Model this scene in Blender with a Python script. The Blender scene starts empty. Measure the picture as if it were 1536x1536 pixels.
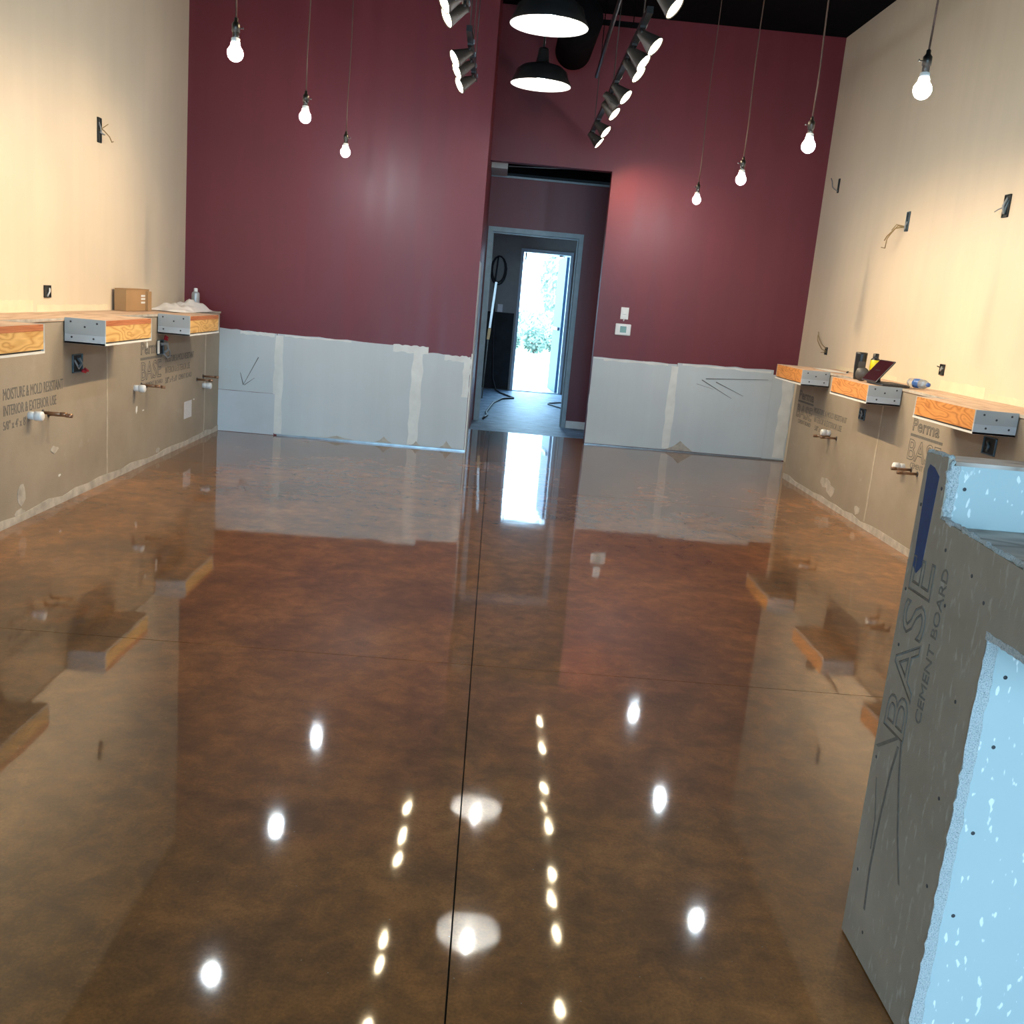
import bpy, bmesh, math, random
from mathutils import Vector, Matrix
random.seed(7)
S = bpy.context.scene
COL = S.collection

# ---------------------------------------------------------------- camera
CAM_F, CAM_YAW, CAM_PITCH, CAM_ROLL, CAM_H = 1458.56, 0.0321277, 0.2128808, 0.0903752, 1.40
def make_camera():
    cy, sy, cp, sp = math.cos(CAM_YAW), math.sin(CAM_YAW), math.cos(CAM_PITCH), math.sin(CAM_PITCH)
    fwd = Vector((sy*cp, cy*cp, -sp)); right = Vector((cy, -sy, 0)); up = right.cross(fwd)
    cr, sr = math.cos(CAM_ROLL), math.sin(CAM_ROLL)
    r2 = cr*right + sr*up; u2 = -sr*right + cr*up
    cam = bpy.data.cameras.new('camera'); o = bpy.data.objects.new('camera', cam); COL.objects.link(o)
    m = Matrix((r2, u2, -fwd)).transposed().to_4x4(); m.translation = Vector((0, 0, CAM_H)); o.matrix_world = m
    cam.sensor_width = 36; cam.lens = 36*CAM_F/1536; cam.clip_start = 0.02; cam.clip_end = 500
    S.camera = o
make_camera()

# ---------------------------------------------------------------- world, exposure
W = bpy.data.worlds.new('overcast_sky'); S.world = W; W.use_nodes = True
bg = W.node_tree.nodes['Background']; bg.inputs[0].default_value = (0.44, 0.74, 1.0, 1); bg.inputs[1].default_value = 7.0
S.view_settings.view_transform = 'Standard'; S.view_settings.look = 'None'
S.view_settings.exposure = 0.85; S.view_settings.gamma = 1.0; S.view_settings.use_curve_mapping = False
S.cycles.sample_clamp_indirect = 6.0
S.cycles.max_bounces = 8
def portal(name, loc, rot, sx, sy):
    l = bpy.data.lights.new(name, 'AREA'); l.shape = 'RECTANGLE'; l.size = sx; l.size_y = sy; l.cycles.is_portal = True
    o = bpy.data.objects.new(name, l); COL.objects.link(o); o.location = loc; o.rotation_euler = rot
portal('storefront_portal', (0.15, -4.0, 1.60), (math.radians(90), 0, 0), 5.2, 3.0)
portal('added_rear_window_portal', (-0.90, 13.4, 1.5), (0, math.radians(-90), 0), 1.2, 1.6)  # portal for the unseen opening added to the rear room
portal('rear_door_portal', (0.695, 15.80, 1.1), (math.radians(-90), 0, 0), 0.8, 2.2)

BULB_L = 230.0      # radiance of the frosted globe bulbs
BULB_C = (0.86, 0.95, 1.0)
TRACK_W = 46.0      # power of one track spotlight
TRACK_C = (1.0, 0.74, 0.44)

# ---------------------------------------------------------------- materials
def newmat(name):
    m = bpy.data.materials.new(name); m.use_nodes = True
    nt = m.node_tree; return m, nt, nt.nodes['Principled BSDF']
def N(nt, t, **kw):
    n = nt.nodes.new(t)
    for k, v in kw.items():
        if k in n.inputs: n.inputs[k].default_value = v
        else: setattr(n, k, v)
    return n
def coords(nt, scale=(1, 1, 1), kind='Object', rot=(0, 0, 0)):
    tc = nt.nodes.new('ShaderNodeTexCoord'); mp = nt.nodes.new('ShaderNodeMapping')
    mp.inputs['Scale'].default_value = scale; mp.inputs['Rotation'].default_value = rot
    nt.links.new(tc.outputs[kind], mp.inputs[0]); return mp.outputs[0]
def ramp(nt, fac, stops):
    r = nt.nodes.new('ShaderNodeValToRGB'); e = r.color_ramp.elements
    while len(e) < len(stops): e.new(0.5)
    for i, (p, c) in enumerate(stops):
        e[i].position = p; e[i].color = (*c, 1) if len(c) == 3 else c
    nt.links.new(fac, r.inputs[0]); return r.outputs[0]
def mixc(nt, fac, a, b, mode='MIX'):
    m = nt.nodes.new('ShaderNodeMix'); m.data_type = 'RGBA'; m.blend_type = mode
    if isinstance(fac, (int, float)): m.inputs[0].default_value = fac
    else: nt.links.new(fac, m.inputs[0])
    for v, i in ((a, 6), (b, 7)):
        if isinstance(v, tuple): m.inputs[i].default_value = (*v, 1)
        else: nt.links.new(v, m.inputs[i])
    return m.outputs[2]
def bump(nt, bsdf, h, strength, dist=0.01):
    b = nt.nodes.new('ShaderNodeBump'); b.inputs['Strength'].default_value = strength; b.inputs['Distance'].default_value = dist
    nt.links.new(h, b.inputs['Height']); nt.links.new(b.outputs[0], bsdf.inputs['Normal'])
def noise(nt, vec, scale, detail=4, rough=0.55, dist=0.0):
    n = N(nt, 'ShaderNodeTexNoise'); n.inputs['Scale'].default_value = scale; n.inputs['Detail'].default_value = detail
    n.inputs['Roughness'].default_value = rough; n.inputs['Distortion'].default_value = dist
    nt.links.new(vec, n.inputs['Vector']); return n.outputs['Fac']
def plain(name, c, rough=0.5, metal=0.0, var=0.12, sc=12.0, bs=0.0, bsc=60.0, spec=0.5):
    m, nt, b = newmat(name); v = coords(nt)
    lo = tuple(max(0, x*(1-var)) for x in c); hi = tuple(min(1, x*(1+var)) for x in c)
    nt.links.new(ramp(nt, noise(nt, v, sc), [(0.3, lo), (0.7, hi)]), b.inputs['Base Color'])
    b.inputs['Roughness'].default_value = rough; b.inputs['Metallic'].default_value = metal
    b.inputs['Specular IOR Level'].default_value = spec
    if bs: bump(nt, b, noise(nt, v, bsc, 3), bs, 0.004)
    return m
def emit(name, c, strength):
    m, nt, b = newmat(name); b.inputs['Base Color'].default_value = (0.9, 0.9, 0.9, 1)
    b.inputs['Emission Color'].default_value = (*c, 1); b.inputs['Emission Strength'].default_value = strength
    m.cycles.emission_sampling = 'FRONT'; return m
M = {}
def paint(name, c, rough, streak):
    m, nt, b = newmat(name); v = coords(nt, (7, 7, 0.35)); v2 = coords(nt)
    n1 = noise(nt, v, 1.0, 4); n2 = noise(nt, v2, 0.9, 3)
    lo = tuple(x*(1-streak) for x in c); hi = tuple(x*(1+streak) for x in c)
    c1 = ramp(nt, n1, [(0.3, lo), (0.7, hi)])
    c2 = ramp(nt, n2, [(0.3, (0.94, 0.94, 0.94)), (0.7, (1.05, 1.05, 1.05))])
    nt.links.new(mixc(nt, 1.0, c1, c2, 'MULTIPLY'), b.inputs['Base Color'])
    r = nt.nodes.new('ShaderNodeMapRange'); r.inputs['To Min'].default_value = rough*0.8; r.inputs['To Max'].default_value = rough*1.25
    nt.links.new(n1, r.inputs['Value']); nt.links.new(r.outputs[0], b.inputs['Roughness'])
    bump(nt, b, noise(nt, v2, 140, 2), 0.12, 0.003)
    return m
M['cream'] = paint('cream_wall_paint', (0.70, 0.59, 0.44), 0.55, 0.03)
M['red'] = paint('maroon_wall_paint', (0.155, 0.017, 0.025), 0.43, 0.06)  # vertical streaks of gloss are mixed into this colour too
M['drywall'] = paint('grey_drywall_paper', (0.59, 0.635, 0.645), 0.75, 0.03)
M['drywall2'] = plain('blue_grey_drywall_paper', (0.58, 0.62, 0.65), 0.75, var=0.05, sc=3)
M['drysoft'] = plain('side_drywall_paper', (0.42, 0.44, 0.44), 0.8, var=0.07, sc=6, bs=0.1)
M['drysoft2'] = plain('side_drywall_strip', (0.52, 0.56, 0.59), 0.8, var=0.07, sc=6, bs=0.1)
M['mud'] = plain('joint_compound', (0.78, 0.78, 0.74), 0.8, var=0.08, sc=8, bs=0.3, bsc=30)
M['mudwarm'] = plain('dusty_mortar', (0.46, 0.42, 0.36), 0.85, var=0.25, sc=14, bs=0.4, bsc=40)
M['seam'] = plain('pale_seam_mortar', (0.47, 0.41, 0.32), 0.85, var=0.15, sc=20, bs=0.2)
M['black'] = plain('black_ceiling_paint', (0.004, 0.004, 0.005), 0.9, var=0.2, spec=0.05)
M['blackm'] = plain('black_powder_coat', (0.012, 0.012, 0.013), 0.35, var=0.15)
M['bronze'] = plain('dark_bronze_metal', (0.05, 0.045, 0.04), 0.3, metal=0.8, var=0.2)
M['housing'] = plain('track_head_enamel', (0.05, 0.042, 0.036), 0.4, var=0.15)
M['steel'] = plain('track_connector_metal', (0.30, 0.36, 0.40), 0.3, metal=0.7, var=0.2)
M['brass'] = plain('copper_pipe_metal', (0.30, 0.17, 0.10), 0.35, metal=0.7, var=0.25)
M['pvc'] = plain('white_plastic', (0.80, 0.80, 0.78), 0.4, var=0.04)
M['screw'] = plain('dark_screw_metal', (0.05, 0.05, 0.055), 0.5, var=0.2)
M['framegrey'] = plain('blue_grey_door_frame_paint', (0.30, 0.40, 0.46), 0.45, var=0.12)
M['rearframe'] = plain('pale_blue_rear_frame_paint', (0.52, 0.62, 0.68), 0.45, var=0.08)
M['doorblue'] = plain('grey_blue_door_paint', (0.035, 0.085, 0.16), 0.5, var=0.08)
M['beige'] = plain('grey_beige_wall_paint', (0.36, 0.35, 0.31), 0.7, var=0.05)
M['blackpanel'] = plain('black_wall_panel', (0.008, 0.010, 0.013), 0.5, var=0.6, sc=7, bs=0.4, spec=0.2)
M['hose'] = plain('black_rubber', (0.015, 0.016, 0.018), 0.5, var=0.1)
M['cord'] = plain('brown_twisted_cord', (0.11, 0.06, 0.045), 0.7, var=0.5, sc=300)
M['white'] = plain('white_enamel', (0.85, 0.85, 0.83), 0.5, var=0.02)
M['lcd'] = plain('thermostat_screen', (0.20, 0.36, 0.33), 0.25, var=0.1)
M['cardboard'] = plain('brown_cardboard', (0.40, 0.24, 0.11), 0.8, var=0.08, sc=4)
M['bag'] = plain('white_plastic_bag', (0.84, 0.80, 0.76), 0.45, var=0.08, sc=10, bs=0.5, bsc=35)
M['can'] = plain('silver_can', (0.45, 0.47, 0.48), 0.35, metal=0.4, var=0.15)
M['yellow'] = plain('yellow_plastic', (0.85, 0.72, 0.02), 0.4, var=0.05)
M['bluelabel'] = plain('blue_label', (0.05, 0.14, 0.42), 0.4, var=0.1)
M['rollgrey'] = plain('grey_roll_face', (0.075, 0.07, 0.065), 0.5, var=0.2)
M['screen'] = plain('dark_glossy_screen', (0.02, 0.004, 0.006), 0.12, var=0.1)  # dark red reflection is put into the screen colour
M['wirered'] = plain('red_wire_nut', (0.45, 0.015, 0.03), 0.5, var=0.1)
M['wiregrey'] = plain('grey_cable_sheath', (0.30, 0.31, 0.31), 0.5, var=0.1)
M['wirebrown'] = plain('bare_copper_wire', (0.30, 0.20, 0.08), 0.5, var=0.1)
M['boxblue'] = plain('blue_grey_outlet_box', (0.09, 0.14, 0.17), 0.5, var=0.3, sc=30)
M['boxdark'] = plain('dark_box_interior', (0.02, 0.022, 0.022), 0.7, var=0.3)
M['tape'] = plain('blue_painters_tape', (0.020, 0.055, 0.17), 0.7, var=0.15, sc=40)
M['ink'] = plain('grey_printed_ink', (0.15, 0.14, 0.125), 0.85, var=0.25, sc=90)
M['inkdark'] = plain('dark_marker', (0.13, 0.13, 0.12), 0.85, var=0.3, sc=60)
M['mudcream'] = plain('yellowish_primer', (0.72, 0.64, 0.46), 0.75, var=0.06, sc=9)
M['inkpale'] = plain('faded_printed_ink', (0.17, 0.155, 0.135), 0.85, var=0.25, sc=90)
M['sticker'] = plain('white_paper_label', (0.62, 0.62, 0.64), 0.7, var=0.1, sc=60)
M['leaf'] = plain('pale_green_leaves', (0.20, 0.27, 0.21), 0.6, var=0.4, sc=4)
M['leaf2'] = plain('grey_green_leaves', (0.34, 0.40, 0.35), 0.6, var=0.4, sc=2)
M['bark'] = plain('grey_brown_bark', (0.14, 0.11, 0.09), 0.8, var=0.3)
M['siding'] = plain('pale_house_siding', (0.55, 0.55, 0.53), 0.7, var=0.05)
M['houseglass'] = plain('dim_house_window', (0.10, 0.12, 0.14), 0.15, var=0.1)
M['roofm'] = plain('grey_shingle', (0.30, 0.30, 0.31), 0.8, var=0.3, sc=6)
M['paving'] = plain('pale_concrete_paving', (0.55, 0.55, 0.53), 0.8, var=0.08, sc=2)
M['grass'] = plain('dry_pale_grass', (0.28, 0.31, 0.22), 0.9, var=0.25, sc=3)
M['bulb'] = emit('lit_globe_bulb', BULB_C, BULB_L)
M['pbulb'] = emit('lit_pendant_bulb', (1.0, 0.97, 0.90), 150.0)
M['lens'] = emit('lit_spot_lens', (1.0, 0.82, 0.52), 26.0)

def cement():
    m, nt, b = newmat('cement_board_face'); v = coords(nt)
    a = ramp(nt, noise(nt, v, 1.6, 5, 0.6), [(0.3, (0.29, 0.245, 0.185)), (0.7, (0.385, 0.325, 0.25))])
    d = noise(nt, v, 5.0, 6, 0.7, 0.4)
    c = mixc(nt, ramp(nt, d, [(0.62, (0, 0, 0)), (0.80, (0.5, 0.5, 0.5))]), a, (0.52, 0.48, 0.42))
    f = ramp(nt, noise(nt, v, 220, 2), [(0.3, (0.88, 0.88, 0.88)), (0.7, (1.08, 1.08, 1.08))])
    nt.links.new(mixc(nt, 1.0, c, f, 'MULTIPLY'), b.inputs['Base Color']); b.inputs['Roughness'].default_value = 0.75
    bump(nt, b, noise(nt, v, 300, 2), 0.15, 0.002); return m
M['cement'] = cement()
def cement_grey():
    m, nt, b = newmat('dusty_cement_board'); v = coords(nt)
    a = ramp(nt, noise(nt, v, 3.0, 6, 0.65), [(0.3, (0.31, 0.265, 0.21)), (0.7, (0.43, 0.375, 0.305))])
    d = noise(nt, coords(nt, (1, 2.2, 0.7)), 26, 4, 0.6, 0.3)
    c = mixc(nt, ramp(nt, d, [(0.57, (0, 0, 0)), (0.70, (0.6, 0.6, 0.6))]), a, (0.56, 0.54, 0.50))
    nt.links.new(c, b.inputs['Base Color']); b.inputs['Roughness'].default_value = 0.8
    bump(nt, b, noise(nt, v, 260, 2), 0.25, 0.003); return m
M['cementg'] = cement_grey()
def speckled():
    m, nt, b = newmat('speckled_blue_drywall'); v = coords(nt, (60, 60, 26), rot=(0, 0.3, 0))
    d = noise(nt, v, 1.0, 2, 0.5)
    c = mixc(nt, ramp(nt, d, [(0.635, (0, 0, 0)), (0.665, (0.9, 0.9, 0.9))]), (0.48, 0.57, 0.585), (0.92, 0.93, 0.92))
    n2 = noise(nt, coords(nt), 1.5, 3)
    nt.links.new(mixc(nt, 1.0, c, ramp(nt, n2, [(0.3, (0.92, 0.95, 0.95)), (0.7, (1.04, 1.02, 1.0))]), 'MULTIPLY'), b.inputs['Base Color'])
    b.inputs['Roughness'].default_value = 0.7; return m
M['bluedry'] = speckled()
def fuzz():
    m, nt, b = newmat('fibreglass_edge_tape'); v = coords(nt)
    d = noise(nt, v, 420, 3, 0.75)
    nt.links.new(ramp(nt, d, [(0.34, (0.25, 0.33, 0.36)), (0.46, (0.75, 0.82, 0.83)), (0.6, (0.95, 0.96, 0.96))]), b.inputs['Base Color'])
    b.inputs['Roughness'].default_value = 0.8; bump(nt, b, d, 1.0, 0.006); return m
M['fuzz'] = fuzz()
def wood(name, dark, light, seedrot, axis_scale, ring=9.0):
    m, nt, b = newmat(name); v = coords(nt, axis_scale, rot=(0, 0, seedrot))
    n1 = noise(nt, v, 1.0, 2, 0.45, 0.25)
    mul = nt.nodes.new('ShaderNodeMath'); mul.operation = 'MULTIPLY'; mul.inputs[1].default_value = ring
    nt.links.new(n1, mul.inputs[0])
    fr = nt.nodes.new('ShaderNodeMath'); fr.operation = 'PINGPONG'; fr.inputs[1].default_value = 0.5
    nt.links.new(mul.outputs[0], fr.inputs[0])
    mid = tuple((x+y)/2 for x, y in zip(dark, light))
    c = ramp(nt, fr.outputs[0], [(0.0, dark), (0.14, mid), (0.4, light)])
    g = ramp(nt, noise(nt, coords(nt, (4, 6, 160)), 1.0, 3), [(0.3, (0.9, 0.9, 0.9)), (0.7, (1.06, 1.06, 1.06))])
    nt.links.new(mixc(nt, 1.0, c, g, 'MULTIPLY'), b.inputs['Base Color']); b.inputs['Roughness'].default_value = 0.6
    return m
M['woodyellow'] = wood('yellow_pine_grain', (0.56, 0.28, 0.07), (0.80, 0.50, 0.18), 0.0, (2, 2.2, 8), 11.0)
M['woodorange'] = wood('orange_fir_grain', (0.50, 0.17, 0.03), (0.76, 0.33, 0.085), 0.0, (2, 2.6, 8), 12.0)
M['woodred'] = wood('reddish_plywood_edge', (0.36, 0.10, 0.03), (0.56, 0.20, 0.08), 0.1, (3, 2, 60), 6)
M['ply'] = wood('dusty_plywood_top', (0.44, 0.28, 0.18), (0.66, 0.48, 0.35), 0.0, (16, 1.2, 4), 5.0)
M['plygrey'] = wood('grey_dusty_plywood', (0.34, 0.26, 0.21), (0.68, 0.57, 0.50), 1.4, (3, 9, 4), 4.0)

def floor_mat():
    m, nt, b = newmat('polished_stained_concrete'); v = coords(nt, kind='Object')
    big = noise(nt, v, 0.55, 4, 0.6, 0.6); mid = noise(nt, v, 1.9, 5, 0.62, 0.4); fine = noise(nt, v, 9.0, 9, 0.74, 0.3)
    a = ramp(nt, big, [(0.32, (0.160, 0.072, 0.022)), (0.50, (0.275, 0.110, 0.028)), (0.68, (0.350, 0.152, 0.045))])
    k = ramp(nt, mid, [(0.28, (0.58, 0.60, 0.62)), (0.50, (0.94, 0.94, 0.94)), (0.75, (1.25, 1.23, 1.22))])
    c = mixc(nt, 1.0, a, k, 'MULTIPLY')
    k2 = ramp(nt, fine, [(0.36, (0.70, 0.70, 0.71)), (0.50, (0.96, 0.96, 0.96)), (0.64, (1.30, 1.27, 1.25))])
    c = mixc(nt, 1.0, c, k2, 'MULTIPLY')
    k3 = ramp(nt, noise(nt, v, 140, 2, 0.6), [(0.32, (0.85, 0.85, 0.85)), (0.68, (1.14, 1.13, 1.12))])
    c = mixc(nt, 1.0, c, k3, 'MULTIPLY')
    sp = ramp(nt, noise(nt, v, 95, 1), [(0.78, (0, 0, 0)), (0.81, (1, 1, 1))])
    c = mixc(nt, sp, c, (0.30, 0.24, 0.18))
    nt.links.new(c, b.inputs['Base Color'])
    b.inputs['Roughness'].default_value = 0.5; b.inputs['Specular IOR Level'].default_value = 0.15
    b.inputs['Coat Weight'].default_value = 1.0; b.inputs['Coat Roughness'].default_value = 0.042; b.inputs['Coat IOR'].default_value = 1.75
    bp = nt.nodes.new('ShaderNodeBump'); bp.inputs['Strength'].default_value = 0.018; bp.inputs['Distance'].default_value = 0.02
    nt.links.new(noise(nt, v, 5.0, 2, 0.5), bp.inputs['Height']); nt.links.new(bp.outputs[0], b.inputs['Coat Normal'])
    return m
M['floor'] = floor_mat()
M['joint'] = plain('dark_saw_cut', (0.02, 0.012, 0.008), 0.6, var=0.2)
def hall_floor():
    m, nt, b = newmat('dusty_unfinished_floor_daylight_tint'); v = coords(nt, (2.6, 4, 1))
    nt.links.new(ramp(nt, noise(nt, v, 2.2, 6, 0.7), [(0.3, (0.08, 0.14, 0.23)), (0.5, (0.20, 0.31, 0.46)), (0.72, (0.48, 0.60, 0.72))]), b.inputs['Base Color'])  # blue cast of the daylight is mixed into the floor colour
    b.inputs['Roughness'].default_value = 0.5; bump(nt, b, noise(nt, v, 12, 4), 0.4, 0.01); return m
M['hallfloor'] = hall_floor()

# ---------------------------------------------------------------- mesh helpers
class MB:
    def __init__(s): s.v = []; s.f = []; s.sm = []
    def add(s, vs, fs, smooth=False):
        o = len(s.v); s.v += [tuple(p) for p in vs]
        for f in fs: s.f.append([i+o for i in f]); s.sm.append(smooth)
        return s
    def box(s, a, b):
        x0, y0, z0 = a; x1, y1, z1 = b
        return s.add([(x0,y0,z0),(x1,y0,z0),(x1,y1,z0),(x0,y1,z0),(x0,y0,z1),(x1,y0,z1),(x1,y1,z1),(x0,y1,z1)],
                     [(0,3,2,1),(4,5,6,7),(0,1,5,4),(1,2,6,5),(2,3,7,6),(3,0,4,7)])
    def prism(s, poly, axis, a, b):
        # poly: 2-D points in the two other axes (in x,y,z order)
        def P(u, w, t): return {0: (t,u,w), 1: (u,t,w), 2: (u,w,t)}[axis]
        n = len(poly); vs = [P(u,w,a) for u,w in poly] + [P(u,w,b) for u,w in poly]
        fs = [tuple(range(n)), tuple(range(2*n-1, n-1, -1))] + [(i,(i+1)%n,n+(i+1)%n,n+i) for i in range(n)]
        return s.add(vs, fs)
    def tube(s, pts, r, n=8, cap=True):
        pts = [Vector(p) for p in pts]; rs = r if isinstance(r, (list, tuple)) else [r]*len(pts)
        up = Vector((0.123, 0.31, 0.94)); vs = []; prev = None
        for i, p in enumerate(pts):
            t = (pts[min(i+1, len(pts)-1)] - pts[max(i-1, 0)]).normalized()
            if prev is None:
                a = t.cross(up); a = a if a.length > 1e-3 else t.cross(Vector((1, 0, 0)))
            else: a = prev - t*prev.dot(t)
            a.normalize(); prev = a; b = t.cross(a)
            vs += [p + rs[i]*(math.cos(k*2*math.pi/n)*a + math.sin(k*2*math.pi/n)*b) for k in range(n)]
        fs = [(i*n+k, i*n+(k+1)%n, (i+1)*n+(k+1)%n, (i+1)*n+k) for i in range(len(pts)-1) for k in range(n)]
        s.add(vs, fs, True)
        if cap:
            m = len(pts)-1; o = len(s.v)-len(vs)
            s.f.append([o+k for k in range(n-1, -1, -1)]); s.sm.append(False)
            s.f.append([o+m*n+k for k in range(n)]); s.sm.append(False)
        return s
    def lathe(s, prof, n=24, org=(0, 0, 0), axis=None):
        # prof: (radius, height); axis: direction of height
        ax = Vector(axis).normalized() if axis else Vector((0, 0, 1))
        q = Vector((0, 0, 1)).rotation_difference(ax); o = Vector(org); vs = []
        for r, h in prof:
            for k in range(n):
                a = 2*math.pi*k/n; vs.append(o + q @ Vector((r*math.cos(a), r*math.sin(a), h)))
        fs = [(i*n+k, i*n+(k+1)%n, (i+1)*n+(k+1)%n, (i+1)*n+k) for i in range(len(prof)-1) for k in range(n)]
        return s.add(vs, fs, True)
    def sphere(s, c, r, n=16, m=10, sc=(1, 1, 1)):
        c = Vector(c); vs = []
        for i in range(m+1):
            t = math.pi*i/m
            for k in range(n):
                a = 2*math.pi*k/n; vs.append(c + Vector((r*sc[0]*math.sin(t)*math.cos(a), r*sc[1]*math.sin(t)*math.sin(a), r*sc[2]*math.cos(t))))
        return s.add(vs, [(i*n+k, (i+1)*n+k, (i+1)*n+(k+1)%n, i*n+(k+1)%n) for i in range(m) for k in range(n)], True)
def mesh_of(mb, name, mat, weld=True):
    me = bpy.data.meshes.new(name); me.from_pydata(mb.v, [], mb.f)
    me.polygons.foreach_set('use_smooth', mb.sm)
    bm = bmesh.new(); bm.from_mesh(me)
    if weld: bmesh.ops.remove_doubles(bm, verts=bm.verts, dist=1e-6)
    bmesh.ops.recalc_face_normals(bm, faces=bm.faces); bm.to_mesh(me); bm.free()
    me.materials.append(M[mat] if isinstance(mat, str) else mat); return me
def obj(name, mb, mat, parent=None, bevel=0.0):
    me = mb if isinstance(mb, bpy.types.Mesh) else mesh_of(mb, name, mat)
    o = bpy.data.objects.new(name, me); COL.objects.link(o)
    if parent: o.parent = parent
    if bevel:
        md = o.modifiers.new('bevel', 'BEVEL'); md.width = bevel; md.segments = 2; md.limit_method = 'ANGLE'
    return o
def tag(o, label, cat, group=None):
    o['label'] = label; o['category'] = cat
    if group: o['group'] = group
    return o
def struct(name, mb, mat, parent=None):
    o = obj(name, mb, mat, parent)
    if parent is None: o['kind'] = 'structure'
    return o
def thing(name, loc, label, cat, group=None):
    o = bpy.data.objects.new(name, None); COL.objects.link(o); o.location = loc; o.empty_display_size = 0.05
    return tag(o, label, cat, group)
def B(a, b): return MB().box(a, b)
def jag(a, b, n, amp):
    # points from a to b (2-D), jittered in the second coordinate
    out = []
    for i in range(n+1):
        t = i/n; j = random.uniform(-amp, amp) if 0 < i < n else 0
        out.append((a[0]+(b[0]-a[0])*t, a[1]+(b[1]-a[1])*t+j))
    return out

# ---------------------------------------------------------------- the setting
XL, XR, ZC = -2.807, 3.145, 4.17         # side walls and ceiling
YB1, YB2, YH = 8.95, 10.15, 11.40        # maroon wall, its recessed half, hall door wall
YF, YE, YREAR = -4.0, 10.55, 15.70       # front of the shop, end of the polish, rear wall
floor = struct('floor', B((XL-.12, YF, -0.12), (XR+.12, YREAR+.12, -0.030)), 'joint')
for (xa, xb) in ((XL-.1, 0.0105), (0.0145, XR+.1)):
    for (ya, yb) in ((YF, -0.002), (0.002, 3.588), (3.592, 7.298), (7.302, YE)):
        o = obj('slab', B((xa, ya, -0.03), (xb, yb, 0)), 'floor', floor)
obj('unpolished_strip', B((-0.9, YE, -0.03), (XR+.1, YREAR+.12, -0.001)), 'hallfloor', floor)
struct('ceiling', B((XL-.12, YF-.1, ZC), (XR+.12, YREAR+.12, ZC+.12)), 'black')
struct('wall_left', B((XL-.12, YF, 0), (XL, YB1, ZC)), 'cream')
struct('wall_right', B((XR, YF, 0), (XR+.12, YB2, ZC)), 'cream')
wbl = struct('wall_back_left', B((XL-.12, YB1, 0), (-0.20, YH, ZC)), 'red')
wbr = struct('wall_back_right', B((1.015, YB2, 0), (XR+.12, YB2+.12, ZC)), 'red')
obj('header', B((-0.20, YB2, 2.74), (1.015, YB2+.12, ZC)), 'red', wbr)
struct('wall_hall_right', B((2.3, YB2+.12, 0), (2.42, YREAR, ZC)), 'red')
wd = MB().box((-0.20, YH, 0), (-0.135, YH+.12, 2.735)).box((0.845, YH, 0), (2.3, YH+.12, 2.735)).box((-0.135, YH, 2.165), (0.845, YH+.12, 2.735))
whall = struct('wall_hall', wd, 'red')
obj('metal_cap', B((-0.20, YH-.012, 2.735), (2.3, YH+.132, 2.755)), 'framegrey', whall)
struct('baseboard_hall', B((0.90, YH-.015, 0), (2.3, YH, 0.085)), 'pvc')
struct('wall_rear_left', MB().box((-0.9, YH+.12, 0), (-0.78, 12.6, 2.9)).box((-0.9, 14.2, 0), (-0.78, YREAR, 2.9)).box((-0.9, 12.6, 0), (-0.78, 14.2, .9)).box((-0.9, 12.6, 2.1), (-0.78, 14.2, 2.9)).box((-0.9, YH+.12, 2.9), (-0.78, YREAR, ZC)), 'beige')  # unseen window opening added to let daylight into the rear room
wr = MB().box((-0.9, YREAR, 0), (0.285, YREAR+.14, 2.9)).box((1.105, YREAR, 0), (2.42, YREAR+.14, 2.9)).box((0.285, YREAR, 2.215), (1.105, YREAR+.14, 2.9)).box((-0.9, YREAR, 2.9), (2.42, YREAR+.14, ZC))
struct('wall_rear', wr, 'beige')
struct('ceiling_rear', B((-0.9, YH+.12, 2.80), (2.3, YREAR, 2.9)), 'black')
# shop front behind the camera: wide glazed opening with mullions
wf = MB().box((XL-.12, YF-.15, 0), (-2.45, YF, ZC)).box((2.75, YF-.15, 0), (XR+.12, YF, ZC)).box((-2.45, YF-.15, 0), (2.75, YF, 0.1)).box((-2.45, YF-.15, 3.1), (2.75, YF, ZC))
struct('wall_front', wf, 'cream')
wn = bpy.data.objects.new('window_1', None); COL.objects.link(wn); wn['kind'] = 'structure'; wn.location = (0.15, YF-.07, 0.1)
for x in (-2.57, -1.3, 0.0, 1.3, 2.57): obj('mullion', B((x-.03, -.05, 0), (x+.03, .05, 3.0)), 'blackm', wn)
for z in (0.02, 2.2, 2.98): obj('transom', B((-2.6, -.04, z-.02), (2.6, .04, z+.02)), 'blackm', wn)

_OFF = [0]
def lift():
    _OFF[0] = (_OFF[0]+1) % 12
    return 0.00012*_OFF[0]
# maroon wall: bare drywall below the paint line
def panel(par, x0, x1, z0, top, y, th, mat, amp=0.006, n=10, bot=0.0):
    poly = [(x0, z0+bot), (x1, z0+bot)] + list(reversed(jag((x0, top[0]), (x1, top[1]), n, amp)))
    return obj('drywall_panel', MB().prism(poly, 1, y-th, y), mat, par)
panel(wbl, -2.486, -1.972, 0.383, (0.935, 0.925), YB1, 0.004, 'drywall')
panel(wbl, -2.486, -1.972, 0.003, (0.380, 0.380), YB1, 0.006, 'drywall2', 0.001)
panel(wbl, -1.966, -0.718, 0.012, (0.925, 0.920), YB1, 0.004, 'drywall')
panel(wbl, -0.714, -0.212, 0.016, (0.880, 0.868), YB1, 0.004, 'drywall', 0.010)
panel(wbr, 1.018, 1.895, 0.016, (0.915, 0.912), YB2, 0.004, 'drywall')
panel(wbr, 1.899, 2.905, 0.016, (0.925, 0.940), YB2, 0.004, 'drywall')
panel(wbr, 2.906, 3.144, 0.006, (0.893, 0.893), YB2, 0.004, 'drywall', 0.002)
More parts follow.
